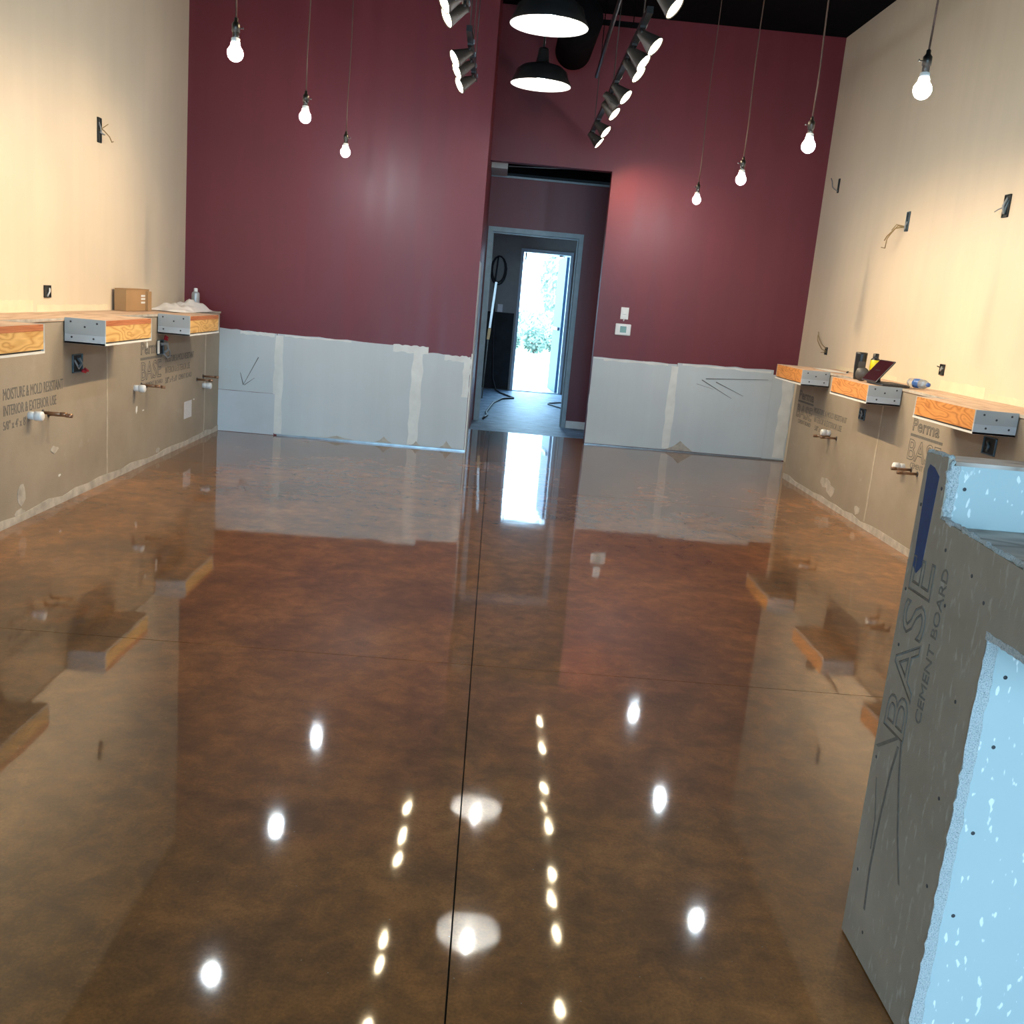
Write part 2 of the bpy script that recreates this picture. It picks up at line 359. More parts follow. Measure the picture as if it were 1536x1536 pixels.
def mudstrip(par, pts, y, w, mat='mud', name='joint_tape'):
    # vertical-ish smear of compound, ragged on both sides
    L, R = [], []
    for (x, z) in pts:
        L.append((x-w/2*random.uniform(.75, 1.15), z)); R.append((x+w/2*random.uniform(.75, 1.15), z))
    return obj(name, MB().prism(L+list(reversed(R)), 1, y-0.0013-lift(), y), mat, par)
def vs(x, z0, z1, n=9): return [(x, z0+(z1-z0)*i/n) for i in range(n+1)]
mudstrip(wbl, vs(-1.945, 0.02, 0.91), YB1-.004, 0.085)
mudstrip(wbl, vs(-0.69, 0.02, 0.90), YB1-.004, 0.10)
mudstrip(wbl, vs(-1.46, 0.42, 0.86), YB1-.004, 0.055, 'drywall')
mudstrip(wbl, vs(-0.24, 0.50, 0.85), YB1-.004, 0.07)
mudstrip(wbl, vs(-1.06, 0.25, 0.86), YB1-.004, 0.04, 'drywall')
mudstrip(wbr, vs(1.875, 0.03, 0.89), YB2-.004, 0.085)
mudstrip(wbr, vs(2.72, 0.22, 0.72), YB2-.004, 0.07, 'drywall')
mudstrip(wbr, vs(3.075, 0.03, 0.88), YB2-.004, 0.12)
mudstrip(wbr, vs(1.08, 0.03, 0.90), YB2-.004, 0.12, 'drywall')
def smear(par, x0, x1, z0, z1, y, mat='mud'):
    return obj('paint_edge_patch', MB().prism(jag((x0, z0), (x1, z0), 12, 0.008)+list(reversed(jag((x0, z1), (x1, z1), 12, 0.006))), 1, y-0.0013-lift(), y), mat, par)
smear(wbl, -2.30, -1.99, 0.895, 0.925, YB1-.004); smear(wbl, -1.90, -1.30, 0.905, 0.918, YB1-.004)
smear(wbl, -0.92, -0.60, 0.860, 0.925, YB1-.004); smear(wbl, -0.45, -0.215, 0.82, 0.870, YB1-.004)
smear(wbr, 1.03, 1.80, 0.888, 0.908, YB2-.004); smear(wbr, 1.95, 2.88, 0.905, 0.925, YB2-.004)
# torn paper at the floor
def tear(par, x, w, h, y):
    obj('torn_patch', MB().prism([(x-w/2, 0.018), (x+w/2, 0.018), (x+w*.25, h*.55), (x+w*.02, h), (x-w*.2, h*.5)], 1, y-0.0013-lift(), y), 'mudwarm', par)
tear(wbl, -0.96, 0.16, 0.075, YB1-.004); tear(wbl, -1.40, 0.40, 0.045, YB1-.004); tear(wbl, -0.66, 0.10, 0.06, YB1-.004); tear(wbl, -0.38, 0.12, 0.085, YB1-.004)
tear(wbr, 2.02, 0.30, 0.12, YB2-.004)
# metal angle along the floor under the drywall
obj('floor_angle', B((-1.94, YB1-.012, 0), (-0.20, YB1-.004, 0.014)), 'steel', wbl)
obj('floor_angle', B((1.015, YB2-.012, 0), (3.12, YB2-.004, 0.012)), 'steel', wbr)
# pencil arrows scribbled on the drywall
def mark(par, a, b, y, r=0.004, mat='inkdark'):
    (x0, z0), (x1, z1) = a, b; dx, dz = x1-x0, z1-z0; l = math.hypot(dx, dz); nx, nz = -dz/l*r, dx/l*r
    obj('scribble', MB().prism([(x0+nx, z0+nz), (x1+nx*.4, z1+nz*.4), (x1-nx*.4, z1-nz*.4), (x0-nx, z0-nz)], 1, y-0.0028-lift(), y-.0005), mat, par)
y2 = YB2-.004
mark(wbr, (2.21, 0.79), (2.86, 0.835), y2); mark(wbr, (2.17, 0.775), (2.50, 0.61), y2); mark(wbr, (2.32, 0.765), (2.62, 0.645), y2); mark(wbr, (2.12, 0.73), (2.30, 0.69), y2, 0.002)
mark(wbl, (-2.13, 0.70), (-2.26, 0.44), YB1-.004, 0.0035); mark(wbl, (-2.26, 0.44), (-2.29, 0.55), YB1-.004, 0.0035); mark(wbl, (-2.25, 0.44), (-2.16, 0.51), YB1-.004, 0.003)
# pale strip on the return of the maroon wall, with its corner bead
obj('pale_strip', B((-0.20, YB1+.006, 0.0), (-0.197, YB1+.60, 1.72)), 'drywall2', wbl)
obj('corner_bead', B((-0.208, YB1-.008, 0.0), (-0.196, YB1+.006, 0.90)), 'mud', wbl)

# ---------------------------------------------------------------- lettering
def text_mesh(txt, size, width=None, outline=0.0, depth=0.0006, bold=0.0):
    cu = bpy.data.curves.new('t', 'FONT'); cu.body = txt; cu.size = size; cu.resolution_u = 3
    if outline:
        cu.fill_mode = 'NONE'; cu.bevel_depth = outline; cu.bevel_resolution = 0
    else:
        cu.extrude = depth; cu.offset = bold
    t = bpy.data.objects.new('t', cu); COL.objects.link(t)
    dg = bpy.context.evaluated_depsgraph_get(); me = bpy.data.meshes.new_from_object(t.evaluated_get(dg))
    bpy.data.objects.remove(t); bpy.data.curves.remove(cu)
    xs = [v.co.x for v in me.vertices]; ys = [v.co.y for v in me.vertices]
    x0, x1, y0 = min(xs), max(xs), min(ys); k = (width/(x1-x0)) if width else 1.0
    for v in me.vertices: v.co = Vector(((v.co.x-x0)*k, v.co.y-y0, max(-0.001, min(0.001, v.co.z))))
    return me
def letter(par, txt, origin, right, up, capheight, width, outline=0.0, mat='ink', label=None):
    # capheight: letter height; lettering lies on the plane spanned by right and up
    me = text_mesh(txt, capheight/0.70, width, outline)
    me.materials.clear(); me.materials.append(M[mat])
    r, u = Vector(right), Vector(up); n = r.cross(u); m = Matrix((r, u, n)).transposed().to_4x4(); m.translation = Vector(origin)
    me.transform(m); o = bpy.data.objects.new('lettering', me); COL.objects.link(o); o.parent = par
    return o

# ---------------------------------------------------------------- half walls along both sides
XPL, XPR = -2.487, 2.805
def half_wall(name, side, yend, ztop, seams):
    s = 1 if side == 'L' else -1
    xf = XPL if side == 'L' else XPR; xw = XL if side == 'L' else XR
    core = struct(name, B((min(xw, xf-s*.013), YF+.3, 0.0), (max(xw, xf-s*.013), yend, ztop-.018)), 'drysoft')
    boards = []
    ys = [YF+.3] + list(seams) + [yend]
    for a, b in zip(ys[:-1], ys[1:]):
        o = obj('cement_board', B((min(xf, xf-s*.013), a+.003, 0.012), (max(xf, xf-s*.013), b-.003, ztop-.020)), 'cement', core); boards.append(o)
    for y in seams:
        pts = [(y, 0.05+0.90*i/12) for i in range(13)]
        L = [(p[0]-.012*random.uniform(.5, 1.3), p[1]) for p in pts]; R = [(p[0]+.012*random.uniform(.5, 1.3), p[1]) for p in pts]
        obj('seam_compound', MB().prism(L+list(reversed(R)), 0, xf, xf+s*.0015), 'seam', core)
    # dusty mortar line at the floor
    n = 70; a, b = YF+.3, yend; L = []
    for i in range(n+1):
        y = a+(b-a)*i/n; L.append((y, 0.045+random.uniform(-.012, .014)))
    obj('mortar_line', MB().prism([(a, 0.0)]+L+[(b, 0.0)], 0, xf, xf+s*.006), 'mudwarm', core)
    # plywood ledge in lengths
    yy = YF+.3; k = 0
    while yy < yend-0.01:
        y1 = min(yy+2.44, yend)
        if yend-y1 < 0.5: y1 = yend
        obj('ledge_board', B((min(xw, xf+s*.006), yy+.002, ztop-.018), (max(xw, xf+s*.006), y1-.002, ztop-(0.0 if k % 2 else 0.0015))), 'ply', core); yy = y1; k += 1
    # ragged compound along the front edge of the ledge
    poly = jag((YF+.3, ztop-.014), (yend, ztop-.014), 60, .004)+list(reversed(jag((YF+.3, ztop+.0005), (yend, ztop+.0005), 60, .002)))
    obj('ledge_edge', MB().prism(poly, 0, xf+s*.006, xf+s*.0075), 'mudwarm', core)
    return core, boards
ZLL, ZLR = 1.078, 1.052
hwl, bl = half_wall('wall_left_half', 'L', YB1, ZLL, (1.49, 3.93, 6.371, 8.526))
hwr, br = half_wall('wall_right_half', 'R', 8.99, ZLR, (-0.4, 2.04, 4.48, 6.93))
for (X, sg, y0, y1, z0, z1, m) in ((XR, -1, 5.15, 5.62, 1.0525, 1.12, 'drywall'), (XR, -1, 5.66, 6.15, 1.0525, 1.095, 'mudcream'), (XR, -1, 6.2, 6.85, 1.0525, 1.125, 'mudcream'), (XR, -1, 7.6, 9.0, 1.0525, 1.085, 'mudcream'),
                               (XL, 1, 4.6, 5.55, 1.079, 1.155, 'mudcream'), (XL, 1, 5.60, 6.05, 1.079, 1.15, 'mudcream'), (XL, 1, 6.1, 7.2, 1.079, 1.12, 'mudcream')):
    obj('unpainted_patch', MB().prism(jag((y0, z0), (y1, z0), 2, 0)+list(reversed(jag((y0, z1), (y1, z1), 14, .005))), 0, X, X+sg*.0012), m, hwr if sg < 0 else hwl)
# board lettering, left: reads towards +y
RL, RR, UZ = (0, 1, 0), (0, -1, 0), (0, 0, 1)
xl = XPL+.0006; xr = XPR-.0006
letter(bl[2], 'MOISTURE & MOLD RESISTANT', (xl, 5.02, 0.672), RL, UZ, 0.060, 0.70)
letter(bl[2], 'INTERIOR & EXTERIOR USE', (xl, 5.02, 0.590), RL, UZ, 0.056, 0.61)
letter(bl[2], "5/8\" x 4' x 8'", (xl, 5.015, 0.518), RL, UZ, 0.045, 0.245)
letter(bl[3], 'Perma', (xl, 6.975, 0.795), RL, UZ, 0.085, 0.40, 0.003)
obj('printed_bar', B((xl-.0006, 6.97, 0.758), (xl+.0004, 7.42, 0.776)), 'ink', bl[3])
letter(bl[3], 'BASE', (xl, 6.985, 0.612), RL, UZ, 0.128, 0.42, 0.003)
letter(bl[3], 'CEMENT BOARD', (xl, 7.06, 0.565), RL, UZ, 0.030, 0.38)
letter(bl[3], 'MOISTURE & MOLD RESISTANT', (xl, 7.50, 0.712), RL, UZ, 0.050, 0.70)
letter(bl[3], 'INTERIOR & EXTERIOR USE', (xl, 7.50, 0.628), RL, UZ, 0.050, 0.60)
letter(bl[3], "5/8\" x 4' x 8'", (xl, 7.50, 0.552), RL, UZ, 0.045, 0.27)
letter(bl[3], 'CEMENT BOARD', (xl, 7.81, 0.556), RL, UZ, 0.040, 0.34)
# right: reads towards -y
letter(br[4], 'Perma', (xr, 8.87, 0.765), RR, UZ, 0.075, 0.42, 0.003)
obj('printed_bar', B((xr-.0004, 8.44, 0.738), (xr+.0006, 8.88, 0.754)), 'ink', br[4])
letter(br[4], 'BASE', (xr, 8.88, 0.60), RR, UZ, 0.110, 0.44, 0.003)
letter(br[4], 'CEMENT BOARD', (xr, 8.80, 0.552), RR, UZ, 0.034, 0.36)
letter(br[4], 'MOISTURE & MOLD RESISTANT', (xr, 8.40, 0.690), RR, UZ, 0.045, 0.80)
letter(br[4], 'INTERIOR & EXTERIOR USE', (xr, 8.36, 0.612), RR, UZ, 0.048, 0.68)
letter(br[4], "5/8\" x 4' x 8'", (xr, 8.32, 0.545), RR, UZ, 0.042, 0.30)
letter(br[3], 'Perma', (xr, 6.39, 0.798), RR, UZ, 0.080, 0.40, 0.003)
obj('printed_bar', B((xr-.0004, 5.93, 0.762), (xr+.0006, 6.40, 0.780)), 'ink', br[3])
letter(br[3], 'BASE', (xr, 6.40, 0.605), RR, UZ, 0.135, 0.47, 0.003)
letter(br[3], 'CEMENT BOARD', (xr, 6.33, 0.560), RR, UZ, 0.034, 0.38)
# stuck-on label and plaster spots on the left half wall
st = obj('product_label', B((XPL, 7.965, 0.222), (XPL+.001, 8.165, 0.362)), 'sticker', bl[3])
def blob(par, xf, s, y, z, ry, rz, mat='mud'):
    n = 10; obj('plaster_spot', MB().prism([(y+ry*math.cos(i*6.283/n)*random.uniform(.6, 1.1), z+rz*math.sin(i*6.283/n)*random.uniform(.6, 1.1)) for i in range(n)], 0, xf, xf+s*(.0012+lift())), mat, par)
for (y, z, a, b) in ((6.90, 0.42, .018, .034), (7.03, 0.40, .02, .006), (5.66, 0.17, .02, .009), (7.10, 0.86, .015, .03), (8.22, 0.36, .02, .006)): blob(hwl, XPL, 1, y, z, a, b)
for (y, z, a, b) in ((5.20, 0.14, .05, .07), (5.17, 0.05, .06, .03), (5.6, 0.33, .05, .025), (7.35, 0.06, .05, .02)): blob(hwl, XPL, 1, y, z, a, b, 'mudwarm')
for (y, z, a, b) in ((7.86, 0.17, .16, .05), (7.70, 0.13, .12, .05), (7.10, 0.10, .06, .04)): blob(hwr, XPR, -1, y, z, a, b, 'mudwarm')

# ---------------------------------------------------------------- stub shelves cantilevered from the half walls
def stub_shelf(side, y0, y1, label):
    s = 1 if side == 'L' else -1
    xf = (XPL if side == 'L' else XPR)+s*.0078; d = 0.232; zt = 1.082 if side == 'L' else 1.055; zb = 0.938 if side == 'L' else 0.928
    L = y1-y0
    t = thing('stub_shelf', (xf, y0, zb), label, 'shelf', 'stub shelves on the half walls'); h = zt-zb
    def bx(x0, x1, a, b, z0, z1): return B((min(s*x0, s*x1), a, z0), (max(s*x0, s*x1), b, z1))
    top_m = 'ply'
    obj('top_board', bx(0, d-.002, .010, L-.010, h-.022, h), top_m, t)
    if side == 'L':
        obj('edge_strip', bx(d-.018, d, .012, L-.012, h-.032, h-.001), 'woodred', t)
        obj('front_board', bx(d-.020, d-.001, .012, L-.012, .020, h-.0325), 'woodyellow', t)
    else:
        obj('front_board', bx(d-.020, d, .012, L-.012, .020, h-.001), 'woodorange', t)
    obj('gap_shade_strip', bx(d-.03, d-.012, .012, L-.012, .011, .0195), 'blackm', t)  # black strip put in for the shade of the open gap
    poly = [(s*0.0, 0.0), (s*0.0, L)] + [(s*(d+.004*random.uniform(-.4, 1.0)), L-L*i/14) for i in range(15)]
    obj('bottom_board', MB().prism(poly, 2, 0.0, 0.0105), 'mud', t)
    for (a, b, nm) in ((0, .012, 'side_panel'), (L-.012, L, 'side_panel')):
        p = obj(nm, bx(0, d, a, b, .054, h+.001), 'drysoft', t)
        if a == 0:
            for (u, z) in ((.035, h-.02), (.185, h-.022), (.115, h-.045)):
                obj('screw', MB().lathe([(0, .0005), (.006, .0005), (.006, -.0005)], 10, (s*u, a-.0002, z), (0, -1, 0)), 'screw', p)
        q = obj('side_strip', bx(0, d, a, b, .0005, .0535), 'drysoft2', t)
        if a == 0:
            for (u, z) in ((.04, .036), (.165, .034)):
                obj('screw', MB().lathe([(0, .0005), (.006, .0005), (.006, -.0005)], 10, (s*u, a-.0002, z), (0, -1, 0)), 'screw', q)
    return t
stub_shelf('L', 4.20, 4.965, 'red-edged yellow pine stub shelf, the one furthest from the maroon wall')
stub_shelf('L', 5.73, 6.50, 'yellow pine stub shelf with red edge, above the outlet box with red wire nuts')
stub_shelf('L', 7.30, 8.06, 'yellow pine stub shelf with red edge, carrying the crumpled white plastic bag')
stub_shelf('R', 5.11, 5.87, 'orange wood-fronted stub shelf above the corner of the bar counter')
stub_shelf('R', 6.64, 7.39, 'orange wood-fronted stub shelf carrying the black tablet and bottles')
stub_shelf('R', 8.12, 8.88, 'orange wood-fronted stub shelf nearest the maroon wall, empty on top')

# ---------------------------------------------------------------- plumbing stubs
def drain(side, y, z, label, L=0.075, r=0.027):
    s = 1 if side == 'L' else -1; xf = (XPL if side == 'L' else XPR)
    t = thing('drain_stub', (xf, y, z), label, 'pipe', 'capped white drain stubs')
    obj('pipe', MB().tube([(s*.0, 0, 0), (s*L*.6, 0, 0)], r*.86, 14), 'pvc', t)
    obj('cap', MB().lathe([(0, L), (r*.7, L), (r*.95, L-.004), (r, L-.010), (r, L*.45), (r*.86, L*.45)], 18, (0, 0, 0), (s, 0, 0)), 'pvc', t)
def copper(side, y, z, label, L=0.13, r=0.009):
    s = 1 if side == 'L' else -1; xf = (XPL if side == 'L' else XPR)
    t = thing('water_stub', (xf, y, z), label, 'pipe', 'copper water stubs')
    obj('pipe', MB().tube([(0, 0, 0), (s*L, 0, 0)], r, 10), 'brass', t)
    obj('end_cap', MB().tube([(s*(L-.03), 0, 0), (s*(L+.004), 0, 0)], r*1.25, 10), 'brass', t)
    obj('escutcheon', MB().lathe([(r, .002), (.018, .002), (.018, .0)], 14, (0, 0, 0), (s, 0, 0)), 'screw', t)
for (sd, y, z, nm) in (('L', 5.30, 0.565, 'below the MOISTURE lettering furthest from maroon wall'), ('L', 6.86, 0.575, 'under the BASE lettering, cardboard-box side'), ('L', 8.47, 0.455, 'next to the maroon wall'),
                       ('R', 7.93, 0.572, 'beside the maroon wall, under the orange shelf'), ('R', 6.42, 0.545, 'behind the tip of the bar counter')):
    drain(sd, y, z, 'white plastic drain stub with cap '+nm)
for (sd, y, z, nm) in (('L', 5.46, 0.562, 'nearer the drain cap below the MOISTURE lettering furthest from maroon wall'), ('L', 5.53, 0.545, 'further from the drain cap under the furthest MOISTURE lettering'),
                       ('L', 6.99, 0.585, 'close to the drain cap under the BASE lettering'), ('L', 7.10, 0.570, 'further from the drain cap under the BASE lettering'),
                       ('L', 8.30, 0.520, 'further from the maroon wall, above a drain cap'), ('L', 8.47, 0.535, 'nearest the maroon wall, above a drain cap'),
                       ('R', 7.93, 0.538, 'right under the drain cap by the orange shelf'), ('R', 7.76, 0.550, 'just aside of the drain cap by the orange shelf'),
                       ('R', 6.30, 0.545, 'beside the drain cap behind the bar counter'), ('R', 6.20, 0.535, 'half hidden behind the bar counter tip')):
    copper(sd, y, z, 'thin copper water stub '+nm)

# ---------------------------------------------------------------- outlet boxes and wires
def wbox(side, X, y, z, w, h, label, wires, nut=None, boxm='boxblue', tilt=0.0):
    s = 1 if side == 'L' else -1
    t = thing('outlet_box', (X, y, z), label, 'outlet box', 'open outlet boxes'); d = .010
    def bx(x0, x1, a, b, z0, z1): return B((min(s*x0, s*x1), a, z0), (max(s*x0, s*x1), b, z1))
    obj('back_plate', bx(0, .002, -w/2, w/2, -h/2, h/2), 'boxdark', t)  # black plate stands in for the dark depth of the recess
    rim = MB()
    for q in (bx(0, d, -w/2, -w/2+.005, -h/2, h/2), bx(0, d, w/2-.005, w/2, -h/2, h/2), bx(0, d, -w/2, w/2, -h/2, -h/2+.005), bx(0, d, -w/2, w/2, h/2-.005, h/2)): rim.add(q.v, q.f)
    obj('box_rim', rim, boxm, t)
    for pts, r, m in wires:
        obj('wire', MB().tube([(s*p[0], p[1], p[2]) for p in pts], r, 6), m, t)
    if nut:
        for (px, py, pz) in nut: obj('wire_nut', MB().tube([(s*px, py, pz), (s*(px+.02), py+.015, pz-.012)], [.012, .006], 8), 'wirered', t)
curl = [((.004, 0, .02), (.03, .02, .0), (.05, .06, -.03), (.05, .10, -.06), (.045, .14, -.05)), ((.004, .0, .0), (.03, .03, .03), (.04, .06, .05)), ((.004, 0, -.01), (.02, .03, -.02), (.02, .05, -.02))]
wbox('L', XL, 7.046, 2.283, 0.060, 0.16, 'dark open outlet box with curled bare wire high on cream wall by the maroon corner', [(curl[0], .0035, 'wirebrown'), (curl[1], .003, 'wirebrown'), (curl[2], .006, 'wiregrey'), (((.004, -.01, .05), (.012, .0, .02), (.01, .02, -.02)), .006, 'wiregrey')], boxm='boxdark')
wbox('L', XL, 6.238, 1.203, 0.085, 0.075, 'small square open box hole low on cream wall above the half wall ledge', [(((.004, .0, -.03), (.014, .01, .0), (.01, .02, .02)), .005, 'pvc')], boxm='boxdark')
wbox('L', XPL, 5.91, 0.808, 0.135, 0.11, 'blue-grey open outlet box with red wire nuts under a yellow pine shelf', [(((.004, -.04, .02), (.018, -.01, -.03), (.02, .03, .0), (.01, .02, .03)), .006, 'wiregrey'), (((.004, .0, .03), (.02, .02, .0), (.02, -.02, -.02)), .006, 'boxblue')], nut=[(.012, .045, -.045), (.012, .08, -.04)])
wbox('L', XPL, 7.37, 0.834, 0.12, 0.11, 'open outlet box with white tag and hanging grey cable loop under the bag shelf', [(((.006, .0, .03), (.03, .05, .02), (.035, .12, -.03), (.03, .14, -.075), (.03, .08, -.08), (.02, .03, -.05)), .006, 'wiregrey'), (((.006, .01, .02), (.03, .07, .03), (.03, .10, -.02), (.02, .05, -.04)), .010, 'wiregrey')], nut=[(.02, .04, .065), (.02, .05, .08)])
tg = obj('paper_tag', B((XPL+.011, 7.285, 0.79), (XPL+.013, 7.33, 0.885)), 'pvc'); tag(tg, 'white paper tag on the outlet box under the bag shelf', 'tag')
wbox('R', XPR, 7.29, 0.802, 0.11, 0.085, 'dark open outlet box under the orange shelf with the tablet', [(((.004, .03, .02), (.014, -.02, .0), (.01, .01, -.03)), .006, 'wiregrey'), (((.004, -.02, -.02), (.016, .03, .0)), .005, 'boxblue')])
wbox('R', XPR, 5.36, 0.845, 0.14, 0.10, 'dark open outlet box under the orange shelf above the bar counter', [(((.004, .03, .02), (.02, -.02, .0), (.01, .01, -.03)), .007, 'boxblue')])
wr1 = [((.004, 0, -.02), (.02, .05, .0), (.02, .13, .03), (.02, .17, .09), (.02, .21, .12)), ((.004, 0, .0), (.015, .03, .02))]
wbox('R', XR, 9.70, 2.746, 0.030, 0.13, 'narrow dark box with bare wires high on cream wall by the maroon corner', [(tuple((a, b, c-.03) for a, b, c in wr1[0]), .005, 'wiregrey')], boxm='boxdark')
wbox('R', XR, 7.90, 2.28, 0.055, 0.15, 'narrow open box with long bent wires high on cream wall above the tablet', [(((.004, 0, -.05), (.05, .06, -.03), (.08, .10, -.09), (.09, .14, -.13), (.08, .18, -.20), (.08, .26, -.19)), .004, 'wirebrown'), (((.004, 0, -.04), (.06, .08, -.05), (.09, .15, -.11), (.09, .19, -.14)), .005, 'wirebrown'), (((.004, 0, -.04), (.05, .09, -.02), (.06, .15, -.06)), .004, 'wirebrown'), (((.004, 0, .0), (.012, .01, -.03), (.012, .0, -.06)), .009, 'wiregrey')], boxm='boxblue')
wbox('R', XR, 6.366, 2.259, 0.075, 0.14, 'open box with short grey wires high on cream wall above the bar counter shelf', [(((.004, 0, .05), (.02, .01, .0), (.012, .0, -.05)), .010, 'wiregrey'), (((.004, .01, .0), (.03, .05, -.02), (.03, .09, -.03)), .004, 'wiregrey'), (((.004, .0, -.05), (.02, -.02, -.03), (.01, -.03, .03)), .006, 'boxblue')], boxm='boxdark')
wbox('R', XR, 9.33, 1.200, 0.055, 0.07, 'small dark box with thin forked wires low on cream wall by the maroon corner', [(((.004, .0, .02), (.02, .08, .05), (.02, .16, .08), (.02, .24, .13), (.02, .26, .17)), .004, 'wirebrown'), (((.004, .0, .0), (.02, .08, .01), (.02, .18, .05), (.02, .25, .09), (.02, .26, .14)), .004, 'wirebrown'), (((.004, .0, -.01), (.02, .10, -.02)), .003, 'wirebrown')], boxm='boxdark')
wbox('R', XR, 6.85, 1.197, 0.065, 0.075, 'small square open box low on cream wall beyond the water bottle', [(((.004, .01, .02), (.014, .0, -.01), (.012, -.02, .01)), .006, 'wiregrey'), (((.004, .01, .01), (.02, .05, .02)), .004, 'boxdark')], boxm='boxdark')

# switch and thermostat on the maroon wall
t = thing('light_switch', (1.292, YB2, 1.378), 'white light switch plate above the thermostat on maroon wall', 'switch')
obj('plate', B((-.04, -.007, -.06), (.04, 0, .06)), 'pvc', t, .002); obj('rocker', B((-.017, -.011, -.034), (.017, -.006, .034)), 'white', t, .001)
obj('rocker_line', B((-.017, -.012, -.012), (.017, -.0105, -.009)), 'wiregrey', t); obj('wire_tip', MB().tube([(.0, -.008, -.05), (-.004, -.012, -.078)], .006, 8), 'pvc', t)
t = thing('thermostat', (1.292, YB2, 1.214), 'white rectangular thermostat with green screen on maroon wall', 'thermostat')
obj('housing', B((-.080, -.022, -.058), (.080, 0, .058)), 'pvc', t, .008); obj('bezel', B((-.048, -.026, -.046), (.048, -.020, .046)), 'white', t, .002); obj('screen', B((-.032, -.0275, -.030), (.032, -.025, .034)), 'lcd', t)

# ---------------------------------------------------------------- ledge items
t = thing('cardboard_box', (-2.785, 7.27, ZLL), 'brown cardboard box with small white labels standing on the ledge', 'box')
obj('carton', B((0, 0, .001), (.085, .47, .158)), 'cardboard', t); obj('flap', MB().prism([(0.0, .001), (.006, .001), (.010, .150), (.002, .158)], 1, .472, .476), 'cardboard', t)
obj('end_flap', B((.085, .395, .001), (.105, .470, .146)), 'cardboard', t)
obj('top_flap', B((-.004, -.002, .158), (.088, .472, .161)), 'cardboard', t)
for z in (.055, .082, .105): obj('label_strip', B((.0852, .30, z), (.0860, .385, z+.014)), 'pvc', t)
# crumpled bag: one continuous lumpy sheet
mb = MB(); nx, ny = 16, 34; vsx = []
for i in range(nx+1):
    for j in range(ny+1):
        u, v = i/nx, j/ny
        e = (math.sin(math.pi*u)**.5)*(math.sin(math.pi*v)**.5)
        hgt = e*(.048+.020*math.sin(9*v+3*u)+.016*math.sin(17*v-5*u)+.012*math.sin(31*v+13*u)+.016*random.random())
        vsx.append((-.15+.30*u+.012*math.sin(11*v), .86*v+.03*math.sin(7*u), .001+max(0, hgt)))
mb.add(vsx, [(i*(ny+1)+j, (i+1)*(ny+1)+j, (i+1)*(ny+1)+j+1, i*(ny+1)+j+1) for i in range(nx) for j in range(ny)], True)
base = [(x, y, .0005) for x, y, z in vsx]; mb.add(base, [(i*(ny+1)+j, i*(ny+1)+j+1, (i+1)*(ny+1)+j+1, (i+1)*(ny+1)+j) for i in range(nx) for j in range(ny)], True)
o = obj('plastic_bag', mb, 'bag'); o.location = (-2.60, 7.85, 1.082); tag(o, 'crumpled white plastic bag lying on the ledge beside the cardboard box', 'bag')
t = thing('spray_can', (-2.65, 8.76, ZLL), 'silver spray can standing behind the plastic bag against maroon wall', 'spray can')
obj('can_body', MB().lathe([(0, 0), (.032, 0), (.034, .004), (.034, .135), (.030, .150), (.016, .158)], 20), 'can', t); obj('cap', MB().lathe([(.017, .156), (.017, .182), (.012, .188), (0, .188)], 16), 'pvc', t)
# right ledge
zr = 1.0555
t = thing('insulated_tumbler', (2.735, 7.32, zr), 'tall black insulated tumbler with faint grey print', 'tumbler')
obj('body', MB().lathe([(0, 0), (.034, 0), (.036, .01), (.041, .10), (.042, .185)], 20), 'blackm', t); obj('lid', MB().lathe([(.043, .183), (.043, .198), (.038, .202), (0, .202)], 20), 'blackm', t)
obj('print_patch', MB().prism([(-.028, .075), (.020, .075), (.020, .135), (-.028, .135)], 1, -.0440, -.0405), 'rollgrey', t)
t = thing('sauce_bottle', (2.825, 7.27, zr), 'small black bottle with bright yellow label beside the tumbler', 'bottle')
obj('bottle_body', MB().lathe([(0, 0), (.030, 0), (.032, .008), (.032, .16), (.020, .170)], 18), 'blackm', t); obj('label_band', MB().lathe([(.0328, .080), (.0350, .082), (.0350, .152), (.0328, .154)], 18), 'yellow', t)
obj('cap', MB().lathe([(.021, .168), (.021, .200), (.015, .203), (0, .203)], 16), 'blackm', t)
t = thing('tape_roll', (2.685, 7.12, zr+.0505), 'dark grey round tape roll standing on edge beside the tablet', 'tape roll')
obj('roll', MB().lathe([(.012, -.018), (.050, -.018), (.050, .018), (.012, .018), (.012, -.018)], 24, (0, 0, 0), (.5, 1, 0)), 'blackm', t); obj('roll_face', MB().lathe([(0, .0185), (.046, .0185), (.046, .0195), (0, .0195)], 24, (0, 0, 0), (-.5, -1, 0)), 'rollgrey', t)
t = thing('tablet', (2.64, 6.73, zr), 'black tablet with dark screen propped leaning on the shelf', 'tablet')
q = Vector((.115, 0, .150)).normalized(); nrm = Vector((-q.z, 0, q.x)); Lr = .19
def slab(o0, a, b, c): 
    o0, a, b, c = map(Vector, (o0, a, b, c)); p = [o0, o0+a, o0+a+b, o0+b]; p += [x+c for x in p]
    return MB().add(p, [(0,3,2,1),(4,5,6,7),(0,1,5,4),(1,2,6,5),(2,3,7,6),(3,0,4,7)])
obj('case', slab((0, 0, .020), (0, .27, 0), q*Lr, -nrm*.009), 'blackm', t, .003); obj('screen', slab(Vector((0, .008, .020))+q*.008+nrm*.0002, (0, .254, 0), q*(Lr-.016), nrm*.0008), 'screen', t)
obj('stand_leg', slab(Vector((.075, .10, .0)), (0, .08, 0), Vector((-.02, 0, .10)), (.004, 0, 0)), 'blackm', t)
kb = obj('keyboard', B((.03, -.06, 0), (.22, .24, .014)), 'blackm', t, .003)
